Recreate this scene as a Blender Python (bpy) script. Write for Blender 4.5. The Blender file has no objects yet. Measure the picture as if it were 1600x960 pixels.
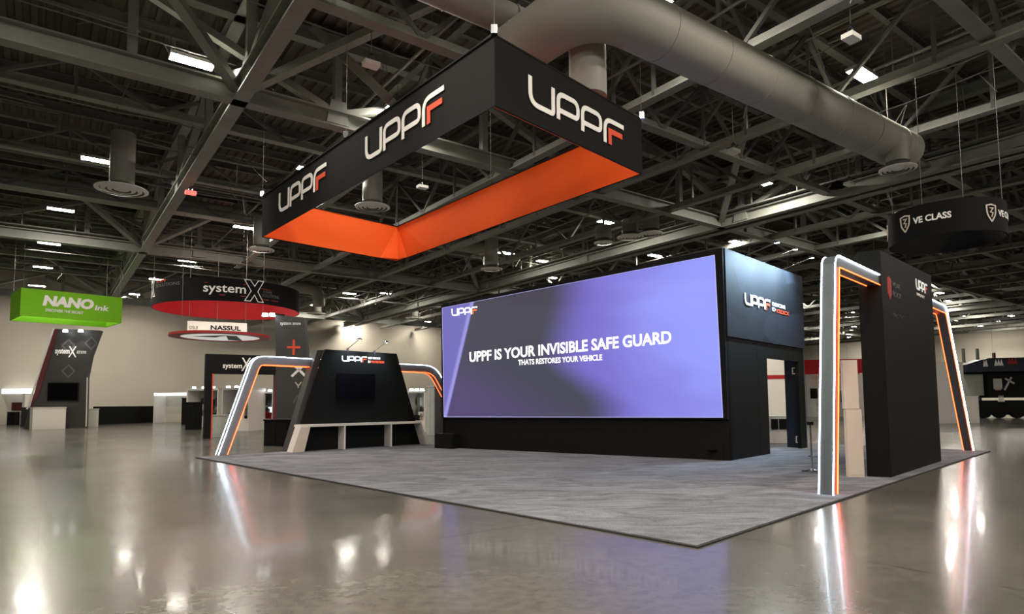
import bpy, bmesh, math, random
import numpy as np
from mathutils import Vector, Matrix
random.seed(7)
S = bpy.context.scene
COL = S.collection
PI = math.pi

# ------------------------------------------------------------------ camera
FPX, PPY, PITCH, ROLL, EYE = 985.0, 557.0, math.radians(4.15), math.radians(-.42), 1.5
cam_d = bpy.data.cameras.new('camera'); cam = bpy.data.objects.new('camera', cam_d); COL.objects.link(cam)
cam_d.sensor_fit = 'HORIZONTAL'; cam_d.sensor_width = 36; cam_d.lens = 36 * FPX / 1600
cam_d.shift_y = (PPY - 480) / 1600; cam_d.clip_end = 400
# rows: image right, image down, view direction (world coordinates)
_c, _s, _cr, _sr = math.cos(PITCH), math.sin(PITCH), math.cos(ROLL), math.sin(ROLL)
CM = np.array([[_cr, -_sr, 0], [_sr, _cr, 0], [0, 0, 1]]) @ np.array([[1, 0, 0], [0, _s, -_c], [0, _c, _s]])
cam.matrix_world = Matrix(((CM[0, 0], -CM[1, 0], -CM[2, 0], 0), (CM[0, 1], -CM[1, 1], -CM[2, 1], 0),
                           (CM[0, 2], -CM[1, 2], -CM[2, 2], EYE), (0, 0, 0, 1)))
S.camera = cam
# ------------------------------------------------------------------ world, exposure
w = bpy.data.worlds.new('world'); S.world = w; w.use_nodes = True
w.node_tree.nodes['Background'].inputs[0].default_value = (1, .95, .85, 1)
w.node_tree.nodes['Background'].inputs[1].default_value = 0.02
S.view_settings.view_transform = 'Standard'; S.view_settings.look = 'None'
S.view_settings.gamma = 1; S.view_settings.use_curve_mapping = False
S.view_settings.exposure = 0.0
LAMP = 365.0          # radiance of the ceiling fixtures
# ------------------------------------------------------------------ surveying: photograph -> place
def ray(px, py): return CM.T @ np.array([(px - 800) / FPX, (py - PPY) / FPX, 1])
def atz(px, py, z=0):
    d = ray(px, py); t = (z - EYE) / d[2]; return Vector((d[0] * t, d[1] * t, z))
def onp(px, py, O, a):
    """point of the upright plane through O with heading a -> (distance along it, height)"""
    r = ray(px, py); t, s = np.linalg.solve(np.array([[r[0], -math.cos(a)], [r[1], -math.sin(a)]]), np.array([O[0], O[1]]))
    return s, EYE + r[2] * t
def hgt(p, py):
    lo, hi = -5, 60
    for _ in range(50):
        m = (lo + hi) / 2; v = CM @ np.array([p[0], p[1], m - EYE])
        if PPY + FPX * v[1] / v[2] > py: lo = m
        else: hi = m
    return lo
# hall frame: D runs along the left wall, C towards it
HA = math.radians(53.5)
DV = Vector((math.sin(HA), math.cos(HA), 0)); CV = Vector((-math.cos(HA), math.sin(HA), 0))
def H(c, d, z=0): return CV * c + DV * d + Vector((0, 0, z))
def cd(px, py, z): q = atz(px, py, z); return q.dot(CV), q.dot(DV)
DANG = math.atan2(DV.y, DV.x); CANG = math.atan2(CV.y, CV.x)

# ------------------------------------------------------------------ materials
def mat(name, col, rough=.6, metal=0, emit=None, es=0, noise=None, nscale=5, bump=0, bscale=60, spec=.5, coat=0):
    m = bpy.data.materials.new(name); m.use_nodes = True; nt = m.node_tree; b = nt.nodes['Principled BSDF']
    b.inputs['Base Color'].default_value = (*col, 1); b.inputs['Roughness'].default_value = rough
    b.inputs['Metallic'].default_value = metal; b.inputs['Specular IOR Level'].default_value = spec
    b.inputs['Coat Weight'].default_value = coat
    if emit: b.inputs['Emission Color'].default_value = (*emit, 1); b.inputs['Emission Strength'].default_value = es
    tc = nt.nodes.new('ShaderNodeTexCoord')
    nz = nt.nodes.new('ShaderNodeTexNoise'); nz.inputs['Scale'].default_value = nscale; nz.inputs['Detail'].default_value = 5
    nt.links.new(tc.outputs['Object'], nz.inputs['Vector'])
    mx = nt.nodes.new('ShaderNodeMix'); mx.data_type = 'RGBA'
    n = noise if noise is not None else .12
    mx.inputs[6].default_value = (*[c * (1 - n) for c in col], 1); mx.inputs[7].default_value = (*[min(1, c * (1 + n)) for c in col], 1)
    nt.links.new(nz.outputs['Fac'], mx.inputs[0]); nt.links.new(mx.outputs[2], b.inputs['Base Color'])
    if bump:
        n2 = nt.nodes.new('ShaderNodeTexNoise'); n2.inputs['Scale'].default_value = bscale; n2.inputs['Detail'].default_value = 3
        nt.links.new(tc.outputs['Object'], n2.inputs['Vector'])
        bp = nt.nodes.new('ShaderNodeBump'); bp.inputs['Strength'].default_value = bump; bp.inputs['Distance'].default_value = .01
        nt.links.new(n2.outputs['Fac'], bp.inputs['Height']); nt.links.new(bp.outputs['Normal'], b.inputs['Normal'])
    return m
M = {}
M['black'] = mat('black laminate', (.0055, .0058, .0060), .6, spec=.15)
M['deepblack'] = mat('deep black fabric', (.0035, .0035, .004), .8, spec=.2)
M['blackfab'] = mat('black stretch fabric', (.0080, .0079, .0073), .8, spec=.15)
M['tower'] = mat('charcoal laminate', (.0065, .0070, .0062), .55, spec=.12)
M['charcoal'] = mat('charcoal print', (.035, .034, .032), .5, noise=.25, nscale=2)
M['orange'] = mat('orange stretch fabric', (.97, .135, .018), .8, noise=.03, spec=.2)
M['red'] = mat('red fabric', (.50, .006, .010), .75, noise=.05)
M['redtrim'] = mat('red vinyl', (.35, .01, .012), .5)
M['green'] = mat('green fabric', (.20, .50, .022), .8, noise=.03, spec=.15)
M['white'] = mat('white laminate', (.72, .68, .62), .45, noise=.03)
M['print_white'] = mat('white lettering', (.92, .88, .82), .6, noise=.01)
M['print_glow'] = mat('white lettering with added glow', (.9, .9, .88), .6, noise=.01, emit=(1, 1, 1), es=.25)  # plain print; slight emission put in so the letters look brighter
M['print_orange'] = mat('orange lettering', (.72, .07, .02), .6, noise=.02)
M['print_grey'] = mat('grey lettering', (.10, .10, .10), .6)
M['faint'] = mat('faint lettering', (.035, .037, .035), .6)
M['cream'] = mat('cream board', (.62, .53, .44), .6, noise=.04)
M['steel'] = mat('painted roof steel', (.205, .213, .185), .6, noise=.25, nscale=1.5)
M['steel2'] = mat('painted joist steel', (.115, .117, .101), .65, noise=.25, nscale=1.5)
M['pipe'] = mat('weathered conduit', (.16, .155, .135), .5, noise=.4, nscale=2)
M['duct'] = mat('painted sheet metal duct', (.27, .26, .225), .6, noise=.10, nscale=1.5)
M['diff'] = mat('diffuser enamel', (.70, .68, .62), .5)
M['chrome'] = mat('chrome', (.6, .6, .6), .15, 1)
M['alu'] = mat('brushed grey laminate', (.10, .115, .125), .4, .3)
M['silver'] = mat('silver laminate', (.24, .25, .27), .35, .5)
M['glass_black'] = mat('switched off display glass', (.002, .002, .0025), .2, spec=.12)
M['led_white'] = mat('white led line', (.8, .8, .8), .5, emit=(.74, .86, 1), es=20)
M['led_orange'] = mat('orange led line', (.8, .2, .05), .5, emit=(1, .065, .012), es=11)
M['lens'] = mat('lit fixture lens', (.9, .9, .9), .5, emit=(1, .93, .82), es=LAMP)
M['spot'] = mat('lit spotlight lens', (.9, .9, .9), .5, emit=(.9, .95, 1), es=12)
M['redlamp'] = mat('red glowing lamp', (.8, .1, .1), .5, emit=(1, .15, .12), es=1.5)
M['housing'] = mat('fixture housing', (.25, .24, .22), .5)
M['cable'] = mat('thin steel cable', (.14, .135, .12), .6)
M['navy'] = mat('navy laminate', (.008, .012, .028), .4)
M['rubber'] = mat('dark carpet edge', (.018, .016, .014), .9)
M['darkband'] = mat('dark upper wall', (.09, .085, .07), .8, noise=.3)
M['litwhite'] = mat('backlit white fascia', (.8, .8, .8), .5, emit=(.9, .97, 1), es=1.1)
M['display'] = mat('pale display panels', (.50, .52, .47), .5, noise=.3, nscale=1)
M['maroon'] = mat('maroon goods', (.10, .012, .016), .6)
M['wall'] = mat('beige painted concrete', (.52, .475, .395), .8, noise=.13, nscale=.25, bump=.15, bscale=3)
M['wall_far'] = mat('lightened beige concrete', (.66, .62, .52), .8, noise=.10, nscale=.25)  # wall paint lightened in colour to stand in for light missing there
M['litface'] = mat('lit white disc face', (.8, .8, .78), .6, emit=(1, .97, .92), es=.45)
M['deckm'] = mat('dark roof decking', (.085, .070, .055), .8, noise=.3, nscale=.6)
# polished concrete
def floor_mat():
    m = bpy.data.materials.new('polished concrete'); m.use_nodes = True; nt = m.node_tree; b = nt.nodes['Principled BSDF']
    N = nt.nodes.new; Lk = nt.links.new
    tc = N('ShaderNodeTexCoord')
    mp = N('ShaderNodeMapping'); mp.inputs['Rotation'].default_value = (0, 0, -DANG); Lk(tc.outputs['Object'], mp.inputs['Vector'])
    n1 = N('ShaderNodeTexNoise'); n1.inputs['Scale'].default_value = .35; n1.inputs['Detail'].default_value = 8; n1.inputs['Roughness'].default_value = .65
    Lk(tc.outputs['Object'], n1.inputs['Vector'])
    r = N('ShaderNodeValToRGB'); r.color_ramp.elements[0].position = .32; r.color_ramp.elements[1].position = .70
    r.color_ramp.elements[0].color = (.076, .073, .060, 1); r.color_ramp.elements[1].color = (.130, .123, .102, 1)
    Lk(n1.outputs['Fac'], r.inputs[0])
    n2 = N('ShaderNodeTexNoise'); n2.inputs['Scale'].default_value = 9; n2.inputs['Detail'].default_value = 6
    Lk(tc.outputs['Object'], n2.inputs['Vector'])
    mx = N('ShaderNodeMix'); mx.data_type = 'RGBA'; mx.blend_type = 'MULTIPLY'; mx.inputs[0].default_value = 1
    mr = N('ShaderNodeMapRange'); mr.inputs[1].default_value = .3; mr.inputs[2].default_value = .7; mr.inputs[3].default_value = .8; mr.inputs[4].default_value = 1.12
    Lk(n2.outputs['Fac'], mr.inputs[0]); Lk(r.outputs[0], mx.inputs[6]); Lk(mr.outputs[0], mx.inputs[7])
    # control joints every 6 m
    br = N('ShaderNodeTexBrick'); br.offset = 0; br.inputs['Scale'].default_value = 1; br.inputs['Brick Width'].default_value = 6.2
    br.inputs['Row Height'].default_value = 6.2; br.inputs['Mortar Size'].default_value = .012; br.inputs['Mortar Smooth'].default_value = .3
    br.inputs['Color1'].default_value = br.inputs['Color2'].default_value = (1, 1, 1, 1); br.inputs['Mortar'].default_value = (.45, .45, .45, 1)
    Lk(mp.outputs[0], br.inputs['Vector'])
    m2 = N('ShaderNodeMix'); m2.data_type = 'RGBA'; m2.blend_type = 'MULTIPLY'; m2.inputs[0].default_value = 1
    Lk(mx.outputs[2], m2.inputs[6]); Lk(br.outputs['Color'], m2.inputs[7]); Lk(m2.outputs[2], b.inputs['Base Color'])
    r2 = N('ShaderNodeMapRange'); r2.inputs[1].default_value = .35; r2.inputs[2].default_value = .65; r2.inputs[3].default_value = .19; r2.inputs[4].default_value = .25
    Lk(n1.outputs['Fac'], r2.inputs[0]); Lk(r2.outputs[0], b.inputs['Roughness'])
    n3 = N('ShaderNodeTexNoise'); n3.inputs['Scale'].default_value = 7; n3.inputs['Detail'].default_value = 4
    Lk(tc.outputs['Object'], n3.inputs['Vector'])
    bp = N('ShaderNodeBump'); bp.inputs['Strength'].default_value = .06; bp.inputs['Distance'].default_value = .01
    Lk(n3.outputs['Fac'], bp.inputs['Height']); Lk(bp.outputs['Normal'], b.inputs['Normal'])
    b.inputs['Specular IOR Level'].default_value = .20; b.inputs['Coat Weight'].default_value = .15; b.inputs['Coat Roughness'].default_value = .075
    return m
M['floor'] = floor_mat()
def carpet_mat():
    m = bpy.data.materials.new('grey carpet'); m.use_nodes = True; nt = m.node_tree; b = nt.nodes['Principled BSDF']
    N = nt.nodes.new; Lk = nt.links.new
    tc = N('ShaderNodeTexCoord')
    n1 = N('ShaderNodeTexNoise'); n1.inputs['Scale'].default_value = 1.6; n1.inputs['Detail'].default_value = 9; n1.inputs['Roughness'].default_value = .7
    n1.inputs['Distortion'].default_value = 1.2
    mp = N('ShaderNodeMapping'); mp.inputs['Scale'].default_value = (.55, 1.6, 1); Lk(tc.outputs['Object'], mp.inputs['Vector']); Lk(mp.outputs[0], n1.inputs['Vector'])
    r = N('ShaderNodeValToRGB'); r.color_ramp.elements[0].position = .38; r.color_ramp.elements[1].position = .62
    r.color_ramp.elements[0].color = (.105, .107, .117, 1); r.color_ramp.elements[1].color = (.205, .209, .226, 1)
    Lk(n1.outputs['Fac'], r.inputs[0])
    n2 = N('ShaderNodeTexNoise'); n2.inputs['Scale'].default_value = 90; n2.inputs['Detail'].default_value = 2
    Lk(tc.outputs['Object'], n2.inputs['Vector'])
    mx = N('ShaderNodeMix'); mx.data_type = 'RGBA'; mx.blend_type = 'MULTIPLY'; mx.inputs[0].default_value = 1
    mr = N('ShaderNodeMapRange'); mr.inputs[1].default_value = .3; mr.inputs[2].default_value = .7; mr.inputs[3].default_value = .65; mr.inputs[4].default_value = 1.3
    Lk(n2.outputs['Fac'], mr.inputs[0]); Lk(r.outputs[0], mx.inputs[6]); Lk(mr.outputs[0], mx.inputs[7]); Lk(mx.outputs[2], b.inputs['Base Color'])
    bp = N('ShaderNodeBump'); bp.inputs['Strength'].default_value = .6; bp.inputs['Distance'].default_value = .01
    Lk(n2.outputs['Fac'], bp.inputs['Height']); Lk(bp.outputs['Normal'], b.inputs['Normal'])
    b.inputs['Roughness'].default_value = .95; b.inputs['Specular IOR Level'].default_value = .1
    return m
M['carpet'] = carpet_mat()
def screen_mat():
    m = bpy.data.materials.new('lit led wall'); m.use_nodes = True; nt = m.node_tree; b = nt.nodes['Principled BSDF']
    N = nt.nodes.new; Lk = nt.links.new
    uv = N('ShaderNodeUVMap'); sx = N('ShaderNodeSeparateXYZ'); Lk(uv.outputs[0], sx.inputs[0]); U, V = sx.outputs[0], sx.outputs[1]
    nz = N('ShaderNodeTexNoise'); nz.inputs['Scale'].default_value = 2.2; nz.inputs['Detail'].default_value = 2; Lk(uv.outputs[0], nz.inputs['Vector'])
    def math_(op, a, b_=0, c_=None):
        n = N('ShaderNodeMath'); n.operation = op
        for i, v in enumerate((a, b_) if c_ is None else (a, b_, c_)):
            if isinstance(v, (int, float)): n.inputs[i].default_value = v
            else: Lk(v, n.inputs[i])
        return n.outputs[0]
    def smooth(v, a, b_):
        n = N('ShaderNodeMapRange'); n.interpolation_type = 'SMOOTHSTEP'; Lk(v, n.inputs[0]); n.inputs[1].default_value = a; n.inputs[2].default_value = b_; return n.outputs[0]
    # boundary of the lit side leans: starts near u=.46 at mid height, .52 at the top, .62 at the bottom
    low = smooth(V, .42, .05)
    edge = math_('ADD', math_('MULTIPLY', low, .17), math_('MULTIPLY', smooth(V, .5, 1.0), .05))
    t = math_('SUBTRACT', U, edge)
    lit = smooth(t, .40, .60)
    glow = smooth(math_('ADD', t, math_('MULTIPLY', math_('SUBTRACT', nz.outputs['Fac'], .5), .5)), .5, .95)
    warm = smooth(math_('ADD', math_('MULTIPLY', U, -1), math_('MULTIPLY', V, -.9)), -.75, -.1)
    def mix(f, c1, c2):
        n = N('ShaderNodeMix'); n.data_type = 'RGBA'
        Lk(f, n.inputs[0])
        for i, c in ((6, c1), (7, c2)):
            if isinstance(c, tuple): n.inputs[i].default_value = (*c, 1)
            else: Lk(c, n.inputs[i])
        return n.outputs[2]
    dark = mix(warm, (.056, .058, .085), (.082, .062, .17))
    lav = mix(glow, (.19, .15, .60), (.31, .34, .98))
    c = mix(lit, dark, lav)
    # slanting pale streak down the left edge
    st = math_('ADD', U, math_('MULTIPLY', V, -.135))
    s1 = math_('SUBTRACT', 1, smooth(st, .008, .018))
    c = mix(s1, c, (.17, .15, .50))
    s2 = math_('MULTIPLY', smooth(st, -.012, .004), math_('SUBTRACT', 1, smooth(st, .006, .016)))
    c = mix(s2, c, (.34, .32, .75))
    b.inputs['Base Color'].default_value = (.01, .01, .01, 1); b.inputs['Roughness'].default_value = .4
    Lk(c, b.inputs['Emission Color']); b.inputs['Emission Strength'].default_value = 1.0
    return m
M['screen'] = screen_mat()
M['screen_text'] = mat('lit white caption', (.9, .9, .9), .5, emit=(1, 1, 1), es=.95)
M['screen_orange'] = mat('lit orange mark', (.7, .2, .1), .5, emit=(.9, .13, .06), es=.8)
M['led_rim'] = mat('pale rim pixels of the display', (.5, .5, .8), .5, emit=(.55, .55, 1), es=.9)
def graphic_mat():      # printed facets of the side banner
    m = bpy.data.materials.new('faceted dark print'); m.use_nodes = True; nt = m.node_tree; b = nt.nodes['Principled BSDF']
    N = nt.nodes.new; Lk = nt.links.new
    uv = N('ShaderNodeUVMap'); mp = N('ShaderNodeMapping'); mp.inputs['Rotation'].default_value = (0, 0, .5); mp.inputs['Scale'].default_value = (1.5, 1.1, 1); Lk(uv.outputs[0], mp.inputs['Vector'])
    v = N('ShaderNodeTexVoronoi'); v.inputs['Scale'].default_value = 1.7; v.distance = 'MANHATTAN'; Lk(mp.outputs[0], v.inputs['Vector'])
    sp = N('ShaderNodeSeparateXYZ'); Lk(v.outputs['Color'], sp.inputs[0])
    mx = N('ShaderNodeMix'); mx.data_type = 'RGBA'; mx.inputs[6].default_value = (.007, .0085, .0105, 1); mx.inputs[7].default_value = (.019, .022, .030, 1)
    Lk(sp.outputs[0], mx.inputs[0]); Lk(mx.outputs[2], b.inputs['Base Color']); b.inputs['Roughness'].default_value = .65; b.inputs['Specular IOR Level'].default_value = .2
    return m
M['graphic'] = graphic_mat()

# ------------------------------------------------------------------ object helpers
class MB:
    def __init__(s): s.v = []; s.f = []; s.uv = None
    def add(s, vs, fs):
        n = len(s.v); s.v += [tuple(p) for p in vs]; s.f += [tuple(i + n for i in f) for f in fs]; return s
    def box(s, x0, x1, y0, y1, z0, z1):
        return s.hexa([(x0, y0, z0), (x1, y0, z0), (x1, y1, z0), (x0, y1, z0), (x0, y0, z1), (x1, y0, z1), (x1, y1, z1), (x0, y1, z1)])
    def hexa(s, p): return s.add(p, [(0, 3, 2, 1), (4, 5, 6, 7), (0, 1, 5, 4), (1, 2, 6, 5), (2, 3, 7, 6), (3, 0, 4, 7)])
    def prism(s, poly, z0, z1):             # poly: ccw xy; z1 may be a list of heights
        n = len(poly); zt = z1 if isinstance(z1, (list, tuple)) else [z1] * n
        vs = [(p[0], p[1], z0) for p in poly] + [(p[0], p[1], zt[i]) for i, p in enumerate(poly)]
        return s.add(vs, [tuple(range(n - 1, -1, -1)), tuple(range(n, 2 * n))] + [(i, (i + 1) % n, n + (i + 1) % n, n + i) for i in range(n)])
    def plate(s, poly, y0, y1):             # poly in x,z (ccw seen from -y), thickness in y
        n = len(poly)
        vs = [(p[0], y0, p[1]) for p in poly] + [(p[0], y1, p[1]) for p in poly]
        return s.add(vs, [tuple(range(n)), tuple(range(2 * n - 1, n - 1, -1))] + [(i, n + i, n + (i + 1) % n, (i + 1) % n) for i in range(n)])
    def bar(s, a, b, w, h=None):            # rectangular bar between two points
        a, b = Vector(a), Vector(b); h = h or w; d = (b - a)
        if d.length < 1e-6: return s
        d.normalize(); up = Vector((0, 0, 1)) if abs(d.z) < .95 else Vector((1, 0, 0))
        x = d.cross(up).normalized() * w / 2; y = x.cross(d).normalized() * h / 2
        return s.hexa([a - x - y, a + x - y, b + x - y, b - x - y, a - x + y, a + x + y, b + x + y, b - x + y])
    def tube(s, pts, r, n=8, cap=True):
        pts = [Vector(p) for p in pts]; rings = []
        up = None
        for i, p in enumerate(pts):
            t = (pts[min(i + 1, len(pts) - 1)] - pts[max(i - 1, 0)]).normalized()
            if up is None: up = Vector((0, 0, 1)) if abs(t.z) < .9 else Vector((1, 0, 0))
            x = t.cross(up)
            if x.length < 1e-4: x = t.cross(Vector((0, 1, 0)))
            x.normalize(); y = x.cross(t).normalized(); up = y
            rr = r[i] if isinstance(r, (list, tuple)) else r
            rings.append([p + x * math.cos(2 * PI * k / n) * rr + y * math.sin(2 * PI * k / n) * rr for k in range(n)])
        vs = [q for R in rings for q in R]; fs = []
        for i in range(len(pts) - 1):
            for k in range(n): fs.append((i * n + k, (i + 1) * n + k, (i + 1) * n + (k + 1) % n, i * n + (k + 1) % n))
        if cap: fs += [tuple(range(n)), tuple(range(len(vs) - 1, len(vs) - n - 1, -1))]
        return s.add(vs, fs)
    def lathe(s, prof, n=32, cx=0, cy=0):
        vs = [(cx + r * math.cos(2 * PI * k / n), cy + r * math.sin(2 * PI * k / n), z) for r, z in prof for k in range(n)]; fs = []
        for i in range(len(prof) - 1):
            for k in range(n): fs.append((i * n + k, i * n + (k + 1) % n, (i + 1) * n + (k + 1) % n, (i + 1) * n + k))
        return s.add(vs, fs)
    def stroke(s, pts, w, y=0, t=.01, rad=0, closed=False):   # flat stroke in x,z plane facing -y; pts may carry radius
        P = []
        n0 = len(pts)
        for i, p in enumerate(pts):
            r = p[2] if len(p) > 2 else rad
            q = Vector((p[0], p[1]))
            if (0 < i < n0 - 1 or closed) and r > 0:
                a = Vector(pts[i - 1][:2]); b = Vector(pts[(i + 1) % n0][:2])
                d1 = (a - q); d2 = (b - q); rr = min(r, d1.length * .49, d2.length * .49); d1.normalize(); d2.normalize()
                for k in range(7):
                    u = k / 6; P.append((q + d1 * rr) * (1 - u) ** 2 + q * 2 * u * (1 - u) + (q + d2 * rr) * u * u)
            else: P.append(q)
        n = len(P); Lf = []; Rt = []
        for i, q in enumerate(P):
            a = P[i - 1] if (i > 0 or closed) else q; b = P[(i + 1) % n] if (i < n - 1 or closed) else q
            d1 = (q - a).normalized() if (q - a).length > 1e-9 else (b - q).normalized()
            d2 = (b - q).normalized() if (b - q).length > 1e-9 else d1
            n1 = Vector((-d1.y, d1.x)); n2 = Vector((-d2.y, d2.x)); m = (n1 + n2)
            if m.length < 1e-6: m = n1
            m.normalize(); k = w / 2 / max(.35, m.dot(n1)); Lf.append(q + m * k); Rt.append(q - m * k)
        for i in range(n if closed else n - 1):
            j = (i + 1) % n
            s.plate([Rt[i], Rt[j], Lf[j], Lf[i]], y - t, y)
        return s
    def mesh(s, name, mt, smooth=False):
        me = bpy.data.meshes.new(name); me.from_pydata(s.v, [], s.f)
        if mt: me.materials.append(M[mt] if isinstance(mt, str) else mt)
        if s.uv: 
            l = me.uv_layers.new(name='UVMap')
            for i, lp in enumerate(me.loops): l.data[i].uv = s.uv[lp.vertex_index % len(s.uv)]
        if smooth:
            for p in me.polygons: p.use_smooth = True
            try: me.set_sharp_from_angle(angle=.7)
            except Exception: pass
        me.update(); return me
    def obj(s, name, mt, parent=None, smooth=False, loc=None):
        o = bpy.data.objects.new(name, s.mesh(name, mt, smooth)); COL.objects.link(o)
        if parent: o.parent = parent
        if loc is not None: o.location = loc
        return o
def tag(o, label=None, cat=None, group=None, kind=None):
    for k, v in (('label', label), ('category', cat), ('group', group), ('kind', kind)):
        if v: o[k] = v
    return o
def thing(name, label, cat, loc=(0, 0, 0), rz=0, group=None):
    o = bpy.data.objects.new(name, None); COL.objects.link(o); o.location = loc; o.rotation_euler = (0, 0, rz); o.empty_display_size = .3
    return tag(o, label, cat, group)
def inst(me, name, parent, loc=(0, 0, 0), rot=(0, 0, 0), sc=(1, 1, 1)):
    o = bpy.data.objects.new(name, me); COL.objects.link(o); o.parent = parent; o.location = loc; o.rotation_euler = rot; o.scale = sc; return o
def copy_tree(o, parent=None):
    c = o.copy(); COL.objects.link(c)
    if parent: c.parent = parent
    for ch in list(o.children): copy_tree(ch, c)
    return c
def text(body, parent, mt, x0, x1, z0, y, name='lettering', bold=.0, height=None, t=.006, z1=None, shear=0):
    """lettering on the local x,z plane at depth y, stretched from x0 to x1, baseline z0"""
    cu = bpy.data.curves.new(name, 'FONT'); cu.body = body; cu.size = 1; cu.extrude = .5; cu.offset = bold; cu.resolution_u = 3; cu.shear = shear
    tmp = bpy.data.objects.new('tmp', cu); COL.objects.link(tmp)
    dg = bpy.context.evaluated_depsgraph_get(); me = bpy.data.meshes.new_from_object(tmp.evaluated_get(dg))
    bpy.data.objects.remove(tmp); bpy.data.curves.remove(cu)
    xs = [v.co.x for v in me.vertices]; a, b = min(xs), max(xs); k = (x1 - x0) / (b - a)
    kz = height / .7 if height else k
    sl = 0 if z1 is None else (z1 - z0) / (x1 - x0)
    for v in me.vertices:
        X, Y, Z = v.co; X = x0 + (X - a) * k; v.co = (X, y - (Z + .5) * t, z0 + Y * kz + sl * (X - x0))
    me.materials.clear(); me.materials.append(M[mt]); me.name = name
    o = bpy.data.objects.new(name, me); COL.objects.link(o); o.parent = parent; return o
def logo(parent, x0, x1, z0, h, y, slope=0, mw='print_white', mo='print_orange', w=.17, t=.01):
    """wide rounded four letter wordmark, last letter with an orange inner stroke"""
    k = (x1 - x0) / 5.12
    def T(L): return [(x0 + p[0] * k, z0 + p[1] * h + slope * p[0] * k) + ((p[2] * min(k, h),) if len(p) > 2 else ()) for p in L]
    ww = w * (k + h) / 2
    a = MB()
    a.stroke(T([(.085, 1), (.085, .085, .42), (1.17, .085, .12), (1.17, 1)]), ww, y, t)
    for ox in (0, 1.27):
        a.stroke(T([(1.42 + ox, 0), (1.42 + ox, .915, .30), (2.44 + ox, .915, .32), (2.44 + ox, .33, .2), (1.50 + ox, .33)]), ww, y, t)
    a.stroke(T([(3.96, 0), (3.96, .915, .42), (5.12, .915)]), ww, y, t)
    a.obj('wordmark', mw, parent)
    MB().stroke(T([(4.26, 0), (4.26, .52), (5.02, .52)]), ww * 1.15, y, t).obj('wordmark_accent', mo, parent)

# ================================================================== THE HALL
DECK = 12.6
fl = MB().add([H(-25, -45), H(-25, 105), H(68, 105), H(68, -45)], [(0, 3, 2, 1)]).obj('floor', 'floor'); tag(fl, 'polished grey brown concrete floor', kind='structure')
# ribbed deck, ribs along C, every 0.35 m of D
m = MB(); p = .36; n = int(150 / p); prof = []
for i in range(n):
    d0 = -45 + i * p; prof += [(d0, 0), (d0 + p * .42, 0), (d0 + p * .5, .08), (d0 + p * .92, .08)]
vs = []; fs = []
for i, (d, z) in enumerate(prof):
    vs += [H(-25, d, DECK + z), H(67, d, DECK + z)]
    if i: fs.append((2 * i - 2, 2 * i - 1, 2 * i + 1, 2 * i))
dk = MB().add(vs, fs).obj('ceiling', 'deckm'); tag(dk, 'dark ribbed metal roof deck', kind='structure')

# left wall of tilt-up panels (parts) with pilasters, right wall the same
def wall(name, P0, ang, length, label, side):
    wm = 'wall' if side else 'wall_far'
    w = thing(name, None, None, P0, ang); tag(w, label, kind='structure')
    MB().box(0, length, .12, .5, 0, DECK).obj('backing', wm, w)
    mesh_lo = MB().box(0, 9.1, 0, .15, .02, 5.15).mesh('panel', wm); mesh_hi = MB().box(0, 9.1, 0, .15, 5.2, 11.3).mesh('panel', wm)
    x = .1; 
    while x + 9.1 < length:
        inst(mesh_lo, 'panel', w, (x, random.uniform(0, .012), 0)); inst(mesh_hi, 'panel', w, (x, random.uniform(0, .012), 0)); x += 9.16
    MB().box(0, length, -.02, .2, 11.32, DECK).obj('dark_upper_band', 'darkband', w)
    return w
WL = wall('wall_left', H(65, 105), DANG + PI, 150, 'long beige concrete panel wall at left and behind the booths', 1)
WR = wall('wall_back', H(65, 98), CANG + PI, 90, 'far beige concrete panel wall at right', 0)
pil = MB().box(-.45, .45, -.4, 0, 0, 11.3).box(-.55, .55, -.48, 0, 10.6, 10.9).mesh('pilaster', 'wall')
k = 0
for px in (181, 574, 690):
    s, z = onp(px, 600, H(65, 0), DANG); k += 1
    o = bpy.data.objects.new('trim_%d' % k, pil); COL.objects.link(o); o.location = H(65, s); o.rotation_euler = (0, 0, DANG + PI); tag(o, 'beige pilaster standing against the left wall', kind='structure')
    o.rotation_euler = (0, 0, DANG + PI); o.location = H(64.98, s)
for pc in (5, 24, 43):
    k += 1; o = bpy.data.objects.new('trim_%d' % k, pil); COL.objects.link(o); o.location = H(pc, 97.98); o.rotation_euler = (0, 0, CANG + PI); tag(o, 'beige pilaster standing against the far wall', kind='structure')
# pale conduit run along the left wall
k += 1; o = MB().box(0, 60, -.12, 0, 4.9, 5.0).obj('trim_%d' % k, 'wall', None, loc=H(64.97, 40)); o.rotation_euler = (0, 0, DANG + PI); tag(o, 'pale ledge running along the left wall', kind='structure')

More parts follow.
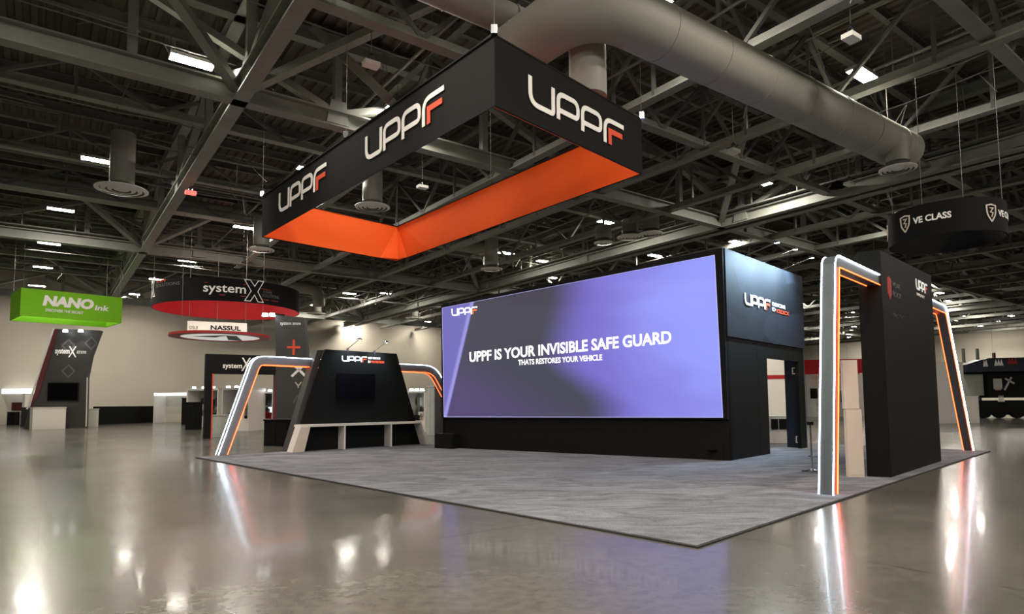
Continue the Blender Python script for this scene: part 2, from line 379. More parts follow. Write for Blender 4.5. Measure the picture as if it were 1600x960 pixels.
# ------------------------------------------------------------------ roof steel
ZB, ZT = 9.55, 12.0
def ibeam(L, h, w, t):  # along x from 0..L, centred
    return MB().box(0, L, -w / 2, w / 2, -h / 2, -h / 2 + t).box(0, L, -w / 2, w / 2, h / 2 - t, h / 2).box(0, L, -t / 2, t / 2, -h / 2 + t, h / 2 - t)
def girder(axis, const, a, b, label, panel=5.2, rail=False):
    L = b - a; P = H(const, a) if axis == 'D' else H(a, const); ang = DANG if axis == 'D' else CANG
    g = thing('roof_girder', label, 'roof truss', P, ang, 'main roof girders')
    ibeam(L, .50, .38, .05).obj('bottom_chord', 'steel', g, loc=(0, 0, ZB + .25))
    ibeam(L, .40, .34, .05).obj('top_chord', 'steel', g, loc=(0, 0, ZT + .1))
    vm = MB().bar((0, 0, ZB + .5), (0, 0, ZT - .1), .22).mesh('vertical', 'steel')
    zz = ZT - .1; hh = panel
    d1 = MB().bar((0, 0, ZB + .4), (hh, 0, zz), .24, .2).mesh('diagonal', 'steel'); d2 = MB().bar((hh, 0, ZB + .4), (0, 0, zz), .24, .2).mesh('diagonal', 'steel')
    gp = MB().plate([(-.35, ZB + .1), (.35, ZB + .1), (.22, ZB + .8), (-.22, ZB + .8)], -.13, .13).mesh('gusset_plate', 'steel')
    n = int(L / panel)
    for i in range(n + 1):
        x = i * panel
        inst(vm, 'vertical', g, (x, 0, 0))
        if i < n: inst(d1 if i % 2 else d2, 'diagonal', g, (x, 0, 0))
        if i % 2: inst(gp, 'gusset_plate', g, (x, 0, 0))
    return g
for c, lab in ((-3.2, 'main roof girder nearest overhead'), (17.5, 'main roof girder crossing behind the hanging black and orange sign'), (38.2, 'main roof girder crossing above the round red and black hanging sign'), (59, 'farthest roof girder along the left wall')):
    girder('D', c, -40.2 if c < 40 else -20, 97, lab)
for d, lab in ((-16.8, 'main roof girder at the upper left edge'), (3.9, 'main roof girder rising to the top from the left, passing left of the hanging sign'), (25.2, 'roof girder carrying the long catwalk above the display wall'), (46.2, 'roof girder beyond the catwalk'), (67.2, 'far roof girder at right near the end wall')):
    girder('C', d, -20, 64, lab)
# lighter trusses between them
def joist(axis, const, a, b, label, zb=ZB + .1, zt=ZT + .05, panel=2.6, group='light roof trusses'):
    L = b - a; P = H(const, a) if axis == 'D' else H(a, const); ang = DANG if axis == 'D' else CANG
    g = thing('roof_truss', label, 'roof truss', P, ang, group)
    MB().box(0, L, -.16, .16, zb, zb + .05).box(0, L, -.03, .03, zb + .05, zb + .28).obj('bottom_chord', 'steel', g)
    MB().box(0, L, -.12, .12, zt - .15, zt).obj('top_chord', 'steel2', g)
    wb = MB(); n = int(L / panel)
    for i in range(n):
        x = i * panel; up = i % 2
        wb.bar((x, 0, zb + .1 if up else zt - .1), (x + panel, 0, zt - .1 if up else zb + .1), .11)
        if i % 2 == 0: wb.bar((x, 0, zb + .1), (x, 0, zt - .1), .09)
    wb.obj('web_bracing', 'steel2', g)
jn = {13.0: 'light roof truss second from the top right corner', 17.3: 'light roof truss passing above the big round duct end at right', 21.4: 'light roof truss just this side of the catwalk'}
def nth(i):
    w_ = ('first', 'second', 'third', 'fourth', 'fifth', 'sixth', 'seventh', 'eighth', 'ninth', 'tenth', 'eleventh', 'twelfth', 'thirteenth', 'fourteenth', 'fifteenth', 'sixteenth', 'seventeenth', 'eighteenth', 'nineteenth')
    tens = {20: 'twentieth', 30: 'thirtieth'}
    if i < 19: return w_[i]
    n_ = i + 1; t_ = n_ // 10 * 10
    return tens[t_] if n_ == t_ else {20: 'twenty-', 30: 'thirty-'}[t_] + w_[n_ - t_ - 1]
far_ds = [29.4, 33.6, 37.8, 42, 50.4, 54.6, 58.8, 63, 71.4, 75.6, 79.8, 84, 88.2, 92.4]
jn[9] = 'light roof truss directly behind the hanging sign corner'
for i_, d_ in enumerate(far_ds): jn[d_] = 'dark light-gauge roof truss, %s beyond the catwalk over the display wall' % nth(i_)
for d in (9, 13.0, 17.3, 21.4, 29.4, 33.6, 37.8, 42, 50.4, 54.6, 58.8, 63, 71.4, 75.6, 79.8, 84, 88.2, 92.4):
    joist('C', d, -15, 64 if d > 9 else 40, jn.get(d, 'dark light-gauge truss spanning the far roof bay'))
for c in (4.7, 8.9, 12.5, 22.5, 28.5, 33.5, 44, 49, 54):
    joist('D', c, -8 if c > 4.8 else 4, 95, 'cross roof truss, %s counted from the right edge of the photo' % nth((4.7, 8.9, 12.5, 22.5, 28.5, 33.5, 44, 49, 54).index(c)), zb=ZB + (.25 if c < 13 else 1.2), panel=2.1, group='cross roof trusses')
# purlins under the deck
pm = ibeam(140, .32, .16, .03).mesh('purlin', 'steel2')
for i in range(33):
    c = -18 + i * 2.55
    o = bpy.data.objects.new('roof_purlin', pm); COL.objects.link(o); o.location = H(c, -42, DECK - .17); o.rotation_euler = (0, 0, DANG)
    tag(o, 'long thin purlin under the roof deck, %s counted from the left wall' % nth(32 - i), 'roof beam', 'roof purlins')
# catwalks with handrails
def catwalk(axis, const, a, b, z, label):
    L = b - a; P = H(const, a) if axis == 'D' else H(a, const); ang = DANG if axis == 'D' else CANG
    g = thing('catwalk', label, 'catwalk', P, ang, 'roof catwalks')
    MB().box(0, L, -.45, .45, z - .06, z).obj('walkway', 'steel2', g)
    post = MB().bar((0, 0, z), (0, 0, z + 1.1), .05).mesh('rail_post', 'pipe')
    for i in range(int(L / 2.1)):
        for yy in (-.43, .43): inst(post, 'rail_post', g, (i * 2.1, yy, 0))
    for yy in (-.43, .43):
        for zz in (.55, 1.1): MB().bar((0, yy, z + zz), (L, yy, z + zz), .05).obj('handrail', 'pipe', g)
catwalk('C', 25.2, -18, 62, ZB + .62, 'catwalk with handrail running above the lit display wall')
catwalk('D', 38.2, -18, 90, ZB + .62, 'distant catwalk with handrail across the left half of the roof')
# big girder face of the catwalk
g = thing('catwalk_fascia_beam', 'deep painted beam under the catwalk above the display wall', 'beam', H(-18, 25.2), CANG)
MB().box(0, 80, -.46, -.40, ZB - .05, ZB + .55).obj('web_plate', 'steel', g); MB().box(0, 80, -.62, -.24, ZB - .09, ZB - .05).obj('flange', 'steel', g)

# big braces in the roof frame: space diagonals from bottom nodes up to the deck
br = thing('roof_bracing', 'slanting steel braces tying the roof girders to the deck', 'bracing', (0, 0, 0))
def brace(c0, d0, z0, c1, d1, z1, w=.26): MB().bar(H(c0, d0, z0), H(c1, d1, z1), w, w * .8).obj('brace', 'steel', br)
for c0 in (-3.2, 17.5, 38.2, 59):
    for d0 in (3.9, 25.2, 46.2, 67.2):
        for sc, sd in ((1, 1), (1, -1), (-1, 1), (-1, -1)):
            brace(c0, d0, ZB + .3, c0 + 4.2 * sc, d0 + 4.2 * sd, ZT)
for (a, b) in (((492, 45), (614, 162)),):
    c0, d0 = cd(*a, ZT); c1, d1 = cd(*b, ZB); brace(c0, d0, ZT, c1, d1, ZB, .3)

# conduits, cables and sprinkler lines tangled in the roof
def runs(name, label, axis, c0, c1, d0, d1, n, seed, r=.022, z0=10.0, z1=12.2):
    rnd = random.Random(seed); m = MB()
    for i in range(n):
        z = rnd.uniform(z0, z1)
        if axis == 'D': c = rnd.uniform(c0, c1); a, b = sorted((rnd.uniform(d0, d1), rnd.uniform(d0, d1))); b = max(b, a + 6)
        else: c = rnd.uniform(d0, d1); a, b = sorted((rnd.uniform(c0, c1), rnd.uniform(c0, c1))); b = max(b, a + 6)
        pts = []; x = a; off = c
        while x < b:
            P = (off + rnd.uniform(-.08, .08), x) if axis == 'D' else (x, off + rnd.uniform(-.08, .08))
            pts.append(H(P[0], P[1], z + rnd.uniform(-.09, .05))); x += rnd.uniform(1.2, 3.5)
        if len(pts) > 1: m.tube(pts, r * rnd.choice((.6, .8, 1, 1.6)), 5)
        for k in range(rnd.randint(1, 5)):
            q = rnd.choice(pts); e = q + Vector((rnd.uniform(-.8, .8), rnd.uniform(-.8, .8), rnd.choice((-1, 1)) * rnd.uniform(.3, 1.0)))
            e.z = min(e.z, 12.5); m.tube([q, e], r * .6, 4)
    o = m.obj(name, 'pipe'); tag(o, label, 'conduit', 'roof conduits', 'stuff')
runs('conduit_tangle', 'tangle of thin conduits in the roof over the upper left', 'D', 8, 30, -12, 12, 46, 1)
runs('conduit_tangle', 'tangle of thin conduits in the far left roof', 'D', 30, 60, -8, 40, 60, 2, .03)
runs('conduit_tangle', 'tangle of thin conduits over the display wall', 'C', 14, 60, 14, 46, 60, 3, .03)
runs('conduit_tangle', 'tangle of thin conduits in the roof over the upper right', 'C', -6, 16, 12, 34, 40, 4, .022)
runs('conduit_tangle', 'tangle of thin conduits in the far right roof', 'D', -5, 50, 34, 92, 90, 5, .045)
# sprinkler mains with droppers
SPL = ['over the upper left behind the first girder', 'near the sign corner', 'crossing left of the display wall', 'crossing above the big duct end', 'over the round red sign', 'far beyond the catwalk']
for axis, const, a, b, z in (('D', 20.2, -20, 60, 11.4), ('D', 12.9, -10, 40, 11.5), ('C', 8, 4, 60, 11.2), ('C', 19.5, -12, 60, 11.3), ('D', 30.5, -20, 80, 11.3), ('C', 36, -10, 60, 11.2)):
    m = MB(); f = (lambda t, zz: H(const, t, zz)) if axis == 'D' else (lambda t, zz: H(t, const, zz))
    m.tube([f(a, z), f(b, z)], .05, 8); x = a + 1
    while x < b: m.tube([f(x, z), f(x, z - .35)], .02, 5); m.tube([f(x, z), f(x, DECK)], .012, 4); x += 3.1
    tag(m.obj('sprinkler_pipe', 'pipe'), 'straight sprinkler pipe with short droppers, ' + SPL.pop(0), 'pipe', 'sprinkler pipes')

# ------------------------------------------------------------------ ducts
def rounded(pts, r, n=8):
    out = [Vector(pts[0])]
    for i in range(1, len(pts) - 1):
        q = Vector(pts[i]); a = (Vector(pts[i - 1]) - q).normalized(); b = (Vector(pts[i + 1]) - q).normalized()
        for k in range(n + 1):
            u = k / n; out.append((q + a * r) * (1 - u) ** 2 + q * 2 * u * (1 - u) + (q + b * r) * u * u)
    out.append(Vector(pts[-1])); return out
def duct(pts, r, label, seams=True, rr=1.4):
    g = thing('air_duct', label, 'duct'); P = rounded(pts, rr)
    MB().tube(P, r, 24).obj('duct_body', 'duct', g, True)
    if seams:
        for i in range(len(P) - 1):
            a, b = P[i], P[i + 1]; L = (b - a).length; n = int(L / 1.5)
            for k in range(n):
                q = a.lerp(b, (k + .5) / n); t = (b - a).normalized() * .025
                MB().tube([q - t, q + t], r + .012, 24).obj('duct_seam', 'duct', g, True)
    return g
main = duct([H(7.45, 19.6, 8.6), H(7.72, 7.5, 8.6), H(12.2, 7.3, 8.6)], .53, 'huge round duct from the top centre down to the right', rr=1.0)
duct([H(10.2, 8.4, 9.5), H(10.2, -14, 9.5)], .33, 'round duct entering at the top edge left of the sign corner')
MB().tube([H(8.5, 8.15, 8.6), H(8.5, 8.15, 7.3)], .36, 20).obj('drop_duct', 'duct', main, True)
duct([H(34.4, -24, 11.2), H(33.9, 17.4, 11.2)], .43, 'long round duct across the left side of the roof')
duct([H(47, 12.5, 10.2), H(47, 16.5, 10.2), H(47, 16.5, 8.9)], .45, 'bent duct turning down right of the red and black round sign', rr=.9)
duct([H(30.5, 12, 10.6), H(30.5, 21, 10.6)], .4, 'short round duct high behind the orange corner of the hanging sign')

def diffuser(px, py, z, R, label, drop=2.0, rd=.38):
    P = atz(px, py, z); g = thing('air_diffuser', label, 'air diffuser', P, 0, 'round ceiling air diffusers')
    for i, (r0, r1, h) in enumerate(((1, .84, .0), (.76, .60, .0), (.52, .36, .0), (.28, .02, .0))):
        MB().lathe([(R * r0, h), (R * r1, h - .035), (R * r1, h - .025), (R * r0, h + .02), (R * r0, h)], 40).obj('diffuser_ring', 'diff', g, True)
    MB().lathe([(R * .97, .04), (R * .5, .16), (rd, .22)], 40).obj('backing_cone', 'steel2', g, True)
    MB().lathe([(rd, .2), (rd, drop)], 24).obj('drop_duct', 'duct', g, True)
diffuser(190, 297, 8.9, .82, 'round air diffuser under the duct at far left')
diffuser(582, 324, 9.0, .66, 'round air diffuser framed inside the hanging sign')
diffuser(408, 391, 9.0, .62, 'round air diffuser left of the hanging sign tip', 1.6)
diffuser(768, 421, 9.0, .62, 'round air diffuser below the sign, above the display wall left', 1.8)
diffuser(1403, 265, 7.7, .46, 'round air diffuser under the end of the big duct at right', .9, .28)
diffuser(943, 380, 9.0, .45, 'small flat air diffuser, left of three above the display wall', .8)
diffuser(985, 371, 9.1, .62, 'flat air diffuser, middle of three above the display wall', .8)
diffuser(1017, 366, 9.1, .55, 'flat air diffuser, right of three above the display wall', .8)
diffuser(495, 491, 9.0, .75, 'distant air diffuser above the tall sign panel', 1.2)
diffuser(647, 498, 9.0, .75, 'distant air diffuser near the left end of the display wall', 1.2)

# ------------------------------------------------------------------ ceiling lights
hous = MB().box(-.53, .53, -.21, .21, .0, .09).box(-.2, .2, -.08, .08, .09, .16).mesh('housing', 'housing')
lens = MB().add([(-.5, -.185, -.006), (.5, -.185, -.006), (.5, .185, -.006), (-.5, .185, -.006)], [(0, 3, 2, 1)]).mesh('lens', 'lens')
cabl = MB().tube([(-.45, 0, .09), (-.65, 0, 1.9)], .008, 4).mesh('hanging_cable', 'cable'); cabl2 = MB().tube([(.45, 0, .09), (.65, 0, 1.9)], .008, 4).mesh('hanging_cable', 'cable')
def light(P, label, group='long ceiling light fixtures', rot=0):
    g = thing('ceiling_light', label, 'ceiling light', P, DANG + rot, group)
    inst(hous, 'housing', g); inst(lens, 'lens', g); inst(cabl, 'hanging_cable', g); inst(cabl2, 'hanging_cable', g)
LT = [(300, 97, 'large bright ceiling light at upper left'), (153, 251, 'second bright ceiling light down the left edge'), (95, 328, 'third ceiling light down the left edge'),
      (77, 381, 'fourth ceiling light down the left edge'), (67, 418, 'fifth ceiling light down the left edge'), (58, 447, 'dim last ceiling light above the green sign'),
      (382, 356, 'ceiling light just left of the hanging sign corner'), (293, 408, 'ceiling light above the red and black round sign'), (246, 437, 'ceiling light at the left rim of the round sign'),
      (211, 460, 'small ceiling light between green and round signs'), (630, 172, 'ceiling light peeking over the hanging sign between its words'), (486, 266, 'ceiling light peeking over the left end of the hanging sign'),
      (1347, 117, 'bright square-looking ceiling light at upper right'), (1190, 285, 'bright ceiling light right of the hanging sign'), (1365, 326, 'ceiling light left of the black round sign'),
      (1018, -4, 'ceiling light cut by the top edge above the big duct'), (948, 348, 'ceiling light under the orange sign, above the display wall middle'), (791, 396, 'ceiling light above the left third of the display wall'),
      (850, 409, 'small spot of light on the catwalk rail'), (1024, 400, 'ceiling light just over the display wall top right of centre'), (860, 434, 'small ceiling light just over the display wall top left of centre'),
      (692, 467, 'ceiling light over the left corner of the display wall'), (604, 459, 'ceiling light below the orange tip of the hanging sign'), (621, 485, 'ceiling light below the first one under the orange tip'),
      (556, 497, 'ceiling light before the wall above the small booth'), (666, 503, 'low ceiling light just left of the display wall'), (489, 477, 'ceiling light right of the round red sign'),
      (546, 459, 'faint ceiling light between round sign and orange tip'), (1262, 468, 'far ceiling light between display box and lit arch'), (1275, 499, 'lower far ceiling light between display box and lit arch'),
      (1333, 489, 'far ceiling light seen inside the right arch'), (1335, 511, 'lower far ceiling light seen inside the right arch'),
      (1468, 458, 'round far ceiling light right of the charcoal tower'), (1481, 471, 'second far ceiling light right of the charcoal tower'), (1512, 482, 'far ceiling light right of the sloped arch leg top'),
      (1507, 495, 'lower far ceiling light right of the sloped arch leg top'), (1560, 503, 'far ceiling light over the dark truck-like stand'), (1580, 494, 'rightmost far ceiling light'),
      (1460, 441, 'wide far ceiling light right of the charcoal tower top')]
for (x, y, lab) in LT: light(atz(x, y, 10.5), lab)
# two small bright lights above the display box and one fixture seen inside the sign
light(atz(1152, 379, 9.9), 'left of two small lights above the right end of the display wall'); light(atz(1171, 379, 9.9), 'right of two small lights above the right end of the display wall')
light(atz(512, 306, 10.5), 'ceiling light half hidden behind the lower edge of the hanging sign')
# the rest of the hall, behind and beside the camera, carries the same fixtures, plus added fill lights
for c in (-16, -8, 0):
    for d in (-22, -8, 6, 20, 34): light(H(c, d, 10.5), 'ceiling light behind the photographer', 'ceiling lights behind the camera')
for c, d in ((2, -9), (10, -9), (12, -3), (10, 2), (3, 3), (3, 11), (8, -4), (7, 3.5), (-3, 12)): light(H(c, d, 10.5), 'added fill light overhead, unseen above the top edge', 'added fill lights overhead')  # unseen fixtures added to brighten the sign and stand fronts
for c in (8, 16, 24, 32, 40, 48): light(H(c, -14, 10.5), 'ceiling light beyond the left edge', 'ceiling lights left of view')
for c in (-10, -2): 
    for d in (44, 58, 72): light(H(c, d, 10.5), 'ceiling light beyond the right edge', 'ceiling lights right of view')
for d in (82, 93):  # extra fixtures added to brighten the far right wall
    for c in (-4, 12, 28, 44): light(H(c, d, 10.5), 'small added fill light near the far right wall, %s of its row, %s row' % (nth(int((c + 4) / 16)), 'nearer' if d == 82 else 'farther'), 'added fill lights before the far wall')
# suspended sensors / small dark lamps
def pod(px, py, z, label, red=False, tilt=.3):
    P = atz(px, py, z); g = thing('hanging_projector', label, 'hanging device', P, .6, 'small devices hanging from the roof')
    MB().box(-.18, .18, -.12, .12, -.06, .04).obj('body', 'redlamp' if red else 'diff', g)
    MB().lathe([(.0, .04), (.07, .06), (.08, .14), (.05, .22), (0, .28)], 16).obj('clamp', 'chrome', g, True)
    MB().tube([(0, 0, .28), (0, 0, DECK - z - .02)], .012, 5).obj('rod', 'cable', g)
pod(580, 100, 9.2, 'small white box lamp hanging above the sign word'); pod(1330, 58, 9.0, 'tiny white box hanging at upper right'); pod(1146, 236, 9.0, 'small white box hanging right of the sign')
pod(298, 301, 9.2, 'small hanging lamp glowing red at left', True); pod(660, 292, 9.2, 'small dark lamp hanging inside the sign opening'); pod(1327, 287, 9.0, 'small hanging lamp below the big duct')
fan = thing('ceiling_speaker', 'black horn speaker hanging beneath the roof girder at right', 'speaker', atz(1308, 283, 9.2), .3)
MB().lathe([(.05, 0), (.25, -.1), (.3, -.22)], 16).obj('horn', 'black', fan, True); MB().tube([(0, 0, 0), (0, 0, 2.2)], .015, 5).obj('rod', 'cable', fan)

# ================================================================== HANGING SIGN
ZS0, ZS1 = 6.0, 7.12
SL, SN, SR, SF = atz(409, 371, ZS0), atz(773, 165, ZS0), atz(1004, 272, ZS0), atz(620, 409, ZS0)
sg = thing('hanging_sign', 'large rectangular hanging sign, black outside and orange inside, over the booth', 'sign', (SN.x, SN.y, ZS0))
corners = [SL - Vector(sg.location), SN - Vector(sg.location), SR - Vector(sg.location), SF - Vector(sg.location)]
cen = sum(corners, Vector()) / 4
hS = ZS1 - ZS0
def inset(q, t): d = (cen - q); return q + Vector((d.x, d.y, 0)).normalized() * t
for i in range(4):
    a, b = corners[i], corners[(i + 1) % 4]
    a1, b1, a2, b2 = inset(a, .035), inset(b, .035), inset(a, .07), inset(b, .07)
    MB().prism([a, b, b1, a1], 0, hS).obj('outer_fabric', 'blackfab', sg)
    MB().prism([a1, b1, b2, a2], .012, hS).obj('inner_fabric', 'orange', sg)
    MB().bar(a1 + Vector((0, 0, hS)), b1 + Vector((0, 0, hS)), .08, .03).obj('frame_rail', 'blackfab', sg)
# gathered corner folds inside the far corner
i3 = inset(corners[3], .08); u1 = (corners[0] - corners[3]).normalized(); u2 = (corners[2] - corners[3]).normalized()
pk = inset(corners[3], .34)
for u in (u1, u2):
    e = i3 + u * .62
    m = MB(); m.add([(i3.x, i3.y, hS - .02), (e.x, e.y, .02), (i3.x + (pk.x - i3.x) * .8, i3.y + (pk.y - i3.y) * .8, .02)], [(0, 1, 2)] if u is u1 else [(0, 2, 1)]); m.obj('corner_fold', 'orange', sg)
# wordmarks
def frame_on(sgn, a, b, name='face'):
    """a plain lettering frame is not wanted as a level of its own: return transform data"""
    return a, math.atan2((b - a).y, (b - a).x)
def logo_world(parent, A, ang, tl, tr, bl, y=-.012, **k):
    """wordmark on the upright plane through world point A with heading ang, sized by three photograph points"""
    s0, z0 = onp(*tl, A, ang); s1, z1 = onp(*tr, A, ang); sb, zb = onp(*bl, A, ang)
    before = set(parent.children)
    h = z0 - zb
    logo(parent, s0, s1, (z0 + z1) / 2 - h, h, y, **k)
    for o in set(parent.children) - before:
        o.location = A - Vector(parent.location) if parent.rotation_euler.z == 0 else (0, 0, 0)
        o.location.z = -parent.location.z if parent.rotation_euler.z == 0 else -parent.location.z
        if parent.rotation_euler.z == 0: o.rotation_euler = (0, 0, ang)
aL = math.atan2((SN - SL).y, (SN - SL).x); aR = math.atan2((SR - SN).y, (SR - SN).x)
logo_world(sg, SL, aL, (437, 301), (511, 256), (438.5, 331))
logo_world(sg, SL, aL, (572, 212), (695, 137), (573, 250))
logo_world(sg, SN, aR, (824, 115), (973, 199), (827, 163))
# hanging cables
for q in (SL, SN, SR, SF, (SL + SN) / 2, (SR + SF) / 2):
    z = 12.5 - ZS0; p0 = q - Vector(sg.location) 
    MB().tube([(p0.x, p0.y, hS), (p0.x, p0.y, z)], .006, 5).obj('hanging_cable', 'cable', sg)
    MB().box(p0.x - .05, p0.x + .05, p0.y - .05, p0.y + .05, hS, hS + .14).obj('shackle', 'chrome', sg)

# ================================================================== CARPET
cc = [atz(305, 716), atz(1090, 858), atz(1548, 706)]
c4 = cc[0] + (cc[2] - cc[1])
cp = thing('carpet', 'large grey mottled carpet under the whole booth', 'carpet')
MB().prism([cc[0], cc[1], cc[2], c4], .0, .018).obj('edge_binding', 'rubber', cp)
cn = (cc[0] + cc[1] + cc[2] + c4) / 4
MB().prism([q.lerp(cn, .0035) for q in (cc[0], cc[1], cc[2], c4)], .0, .026).obj('pile', 'carpet', cp)
CZ = .026

# ================================================================== DISPLAY BOX
BL, BR, BF = atz(692, 701), atz(1141, 722), atz(1262, 701)
aS = math.atan2((BR - BL).y, (BR - BL).x); aW = math.atan2((BF - BR).y, (BF - BR).x)
LS = (BR - BL).length; LW = (BF - BR).length
zl = onp(689, 478, BL, aS)[1]; zr = onp(1124, 389, BL, aS)[1]; zf = hgt(BF, 433)
bx = thing('display_box', 'large black box stand with the lit purple display on its front', 'exhibition stand', BL, aS)
def L(P): # world point -> local of display box
    v = P - BL; return Vector((v.x * math.cos(-aS) - v.y * math.sin(-aS), v.x * math.sin(-aS) + v.y * math.cos(-aS), v.z))
lR = L(BR); lF = L(BF); back = lF - lR; wn = back.normalized(); lB = back.copy()
th = .35
MB().prism([(0, 0), (lR.x, 0), (lR.x + wn.x * th, wn.y * th), (wn.x * th, wn.y * th)], CZ, [zl, zr, zr, zl]).obj('front_wall', 'black', bx)
# LED wall
Q = [onp(x, y, BL, aS) for x, y in ((696, 651.5), (1130, 652), (1117, 400), (693, 482))]
m = MB(); m.uv = [(0, 0), (1, 0), (1, 1), (0, 1)]
m.add([(s, -.06, z) for s, z in Q], [(0, 1, 2, 3)]); m.obj('led_screen', 'screen', bx)
cxs = sum(q[0] for q in Q) / 4; czs = sum(q[1] for q in Q) / 4
MB().plate([(s + (s - cxs) * .004, z + (z - czs) * .006) for s, z in Q], -.055, 0).obj('screen_rim', 'led_rim', bx)
def strip(a, b, c, d): return MB().plate([a, b, c, d], -.09, 0)
e = .03; out = [(Q[0][0] - .08, Q[0][1] - .05), (lR.x - .0, Q[1][1] - .05), (lR.x - .0, zr), (0.0, zl)]
q2 = [(s + (s - cxs) * .005, z + (z - czs) * .008) for s, z in Q]
for i in range(4):
    j = (i + 1) % 4; strip(out[i], out[j], q2[j], q2[i]).obj('screen_frame', 'black', bx)
# captions
s0, z0 = onp(736, 566, BL, aS); s1, z1 = onp(1051, 536, BL, aS)
text('UPPF IS YOUR INVISIBLE SAFE GUARD', bx, 'screen_text', s0, s1, z0, -.075, 'screen_caption', bold=.026, height=.31, z1=z1)
s0, z0 = onp(812, 571, BL, aS); s1, z1 = onp(943, 563, BL, aS)
text("THATS RESTORES YOUR VEHICLE", bx, 'screen_text', s0, s1, z0, -.075, 'screen_caption', bold=.022, height=.155, z1=z1)
s0, z0 = onp(708, 494.5, BL, aS); s1, z1 = onp(748, 491, BL, aS)
logo(bx, s0, s1, z0, .24, -.07, slope=(z1 - z0) / (s1 - s0), mw='screen_text', mo='screen_orange', w=.2, t=.006)
# side wall pieces, local frame along the side
def side_pt(px, py): return onp(px, py, BR, aW)
def on_side(s, out=0): # local xy of a point s along the side wall, out = metres proud of it
    nx, ny = wn.y, -wn.x; return (lR.x + wn.x * s + nx * out, lR.y + wn.y * s + ny * out)
def side_box(s0, s1, z0, z1a, z1b, o0, o1, name, mt):
    p = [on_side(s0, o0), on_side(s0, o1), on_side(s1, o1), on_side(s1, o0)]
    return MB().prism(p, z0, [z1a, z1a, z1b, z1b]).obj(name, mt, bx)
sd0 = side_pt(1201, 640)[0]; sd1 = side_pt(1250, 640)[0]; zd = side_pt(1201, 560)[1]
zp0 = side_pt(1132, 526)[1]
side_box(th, sd0 - .65, CZ, zp0, zp0, -.10, 0, 'side_panel', 'tower'); side_box(sd0 - .64, sd0, CZ, zp0, zp0, -.10, 0, 'side_panel', 'tower')
side_box(sd1, LW, CZ, zp0, zp0, -.10, 0, 'side_panel', 'tower')
side_box(sd0, sd1, zd, zp0, zp0, -.10, 0, 'door_header', 'tower')
side_box(.0, .34, CZ, zp0, zp0, -.10, .0, 'corner_post', 'tower')
# printed banner above
p = [on_side(.0, 0), on_side(.0, .05), on_side(LW, .05), on_side(LW, 0)]
m = MB(); m.prism([on_side(0, -.1), on_side(0, .04), on_side(LW, .04), on_side(LW, -.1)], zp0 + .015, [zr, zr, zf, zf]); m.uv = [(0, 0), (0, 0), (1, 0), (1, 0), (0, 1), (0, 1), (1, 1), (1, 1)]
m.obj('printed_banner', 'graphic', bx)
# banner lettering, in a tidy upright frame on the side wall
def side_text(fn):
    before = set(bx.children); fn()
    for o in set(bx.children) - before:
        o.location = (lR.x, lR.y, 0); o.rotation_euler = (0, 0, aW - aS)
s0, zt0 = side_pt(1160, 458); s1, zt1 = side_pt(1200, 470); zb_ = side_pt(1160.5, 476)[1]
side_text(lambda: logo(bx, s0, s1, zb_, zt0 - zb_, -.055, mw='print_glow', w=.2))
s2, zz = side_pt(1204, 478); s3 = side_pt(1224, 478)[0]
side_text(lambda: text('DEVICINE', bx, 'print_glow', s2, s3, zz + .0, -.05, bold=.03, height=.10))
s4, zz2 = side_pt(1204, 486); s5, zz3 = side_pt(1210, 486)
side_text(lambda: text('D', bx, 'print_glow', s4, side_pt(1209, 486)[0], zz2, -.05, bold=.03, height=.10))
side_text(lambda: text('CIZZCX', bx, 'print_orange', side_pt(1210.5, 486)[0], side_pt(1230, 490)[0], zz2 - .02, -.05, bold=.03, height=.10))
# rear wall from the far corner, leaving the passage that is seen through the doorway
rear0 = lF; rn = Vector((-1, 0, 0))
r1 = ray(1229, 640); P = Vector((r1[0], r1[1], 0)); A = BF; ud = (BL - BR).normalized()
t_, s_ = np.linalg.solve(np.array([[P.x, -ud.x], [P.y, -ud.y]]), np.array([A.x, A.y]))
r2 = ray(1192, 640); t2, s_b = np.linalg.solve(np.array([[r2[0], -ud.x], [r2[1], -ud.y]]), np.array([A.x, A.y]))
MB().box(rear0.x - s_, rear0.x, rear0.y - .1, rear0.y, CZ, zf - .05).obj('rear_wall', 'navy', bx)
MB().box(rear0.x - LS, rear0.x - s_b, rear0.y - .1, rear0.y, CZ, 4.9).obj('rear_wall', 'black', bx)
MB().box(rear0.x - s_b, rear0.x - s_, rear0.y - .1, rear0.y, zd + .25, 4.9).obj('rear_wall', 'black', bx)
ml = MB().prism([(0, 0), (wn.x * .1 + .1, 0), (lB.x + .1, lB.y), (lB.x, lB.y)], CZ, 4.8).obj('left_wall', 'black', bx)
# stickers on the open navy door
for (px, py, h_) in ((1243, 580, .2), (1249, 687, .2)):
    s, z = onp(px, py, BF, aS); s -= 0
    v = [(lF.x + s - .07, z - .09), (lF.x + s + .07, z - .09), (lF.x + s + .07, z + .09), (lF.x + s - .07, z + .09)]
    MB().stroke([(a_, b_) for a_, b_ in v], .03, lF.y - .1, .012, closed=True).obj('sticker', 'print_white', bx)
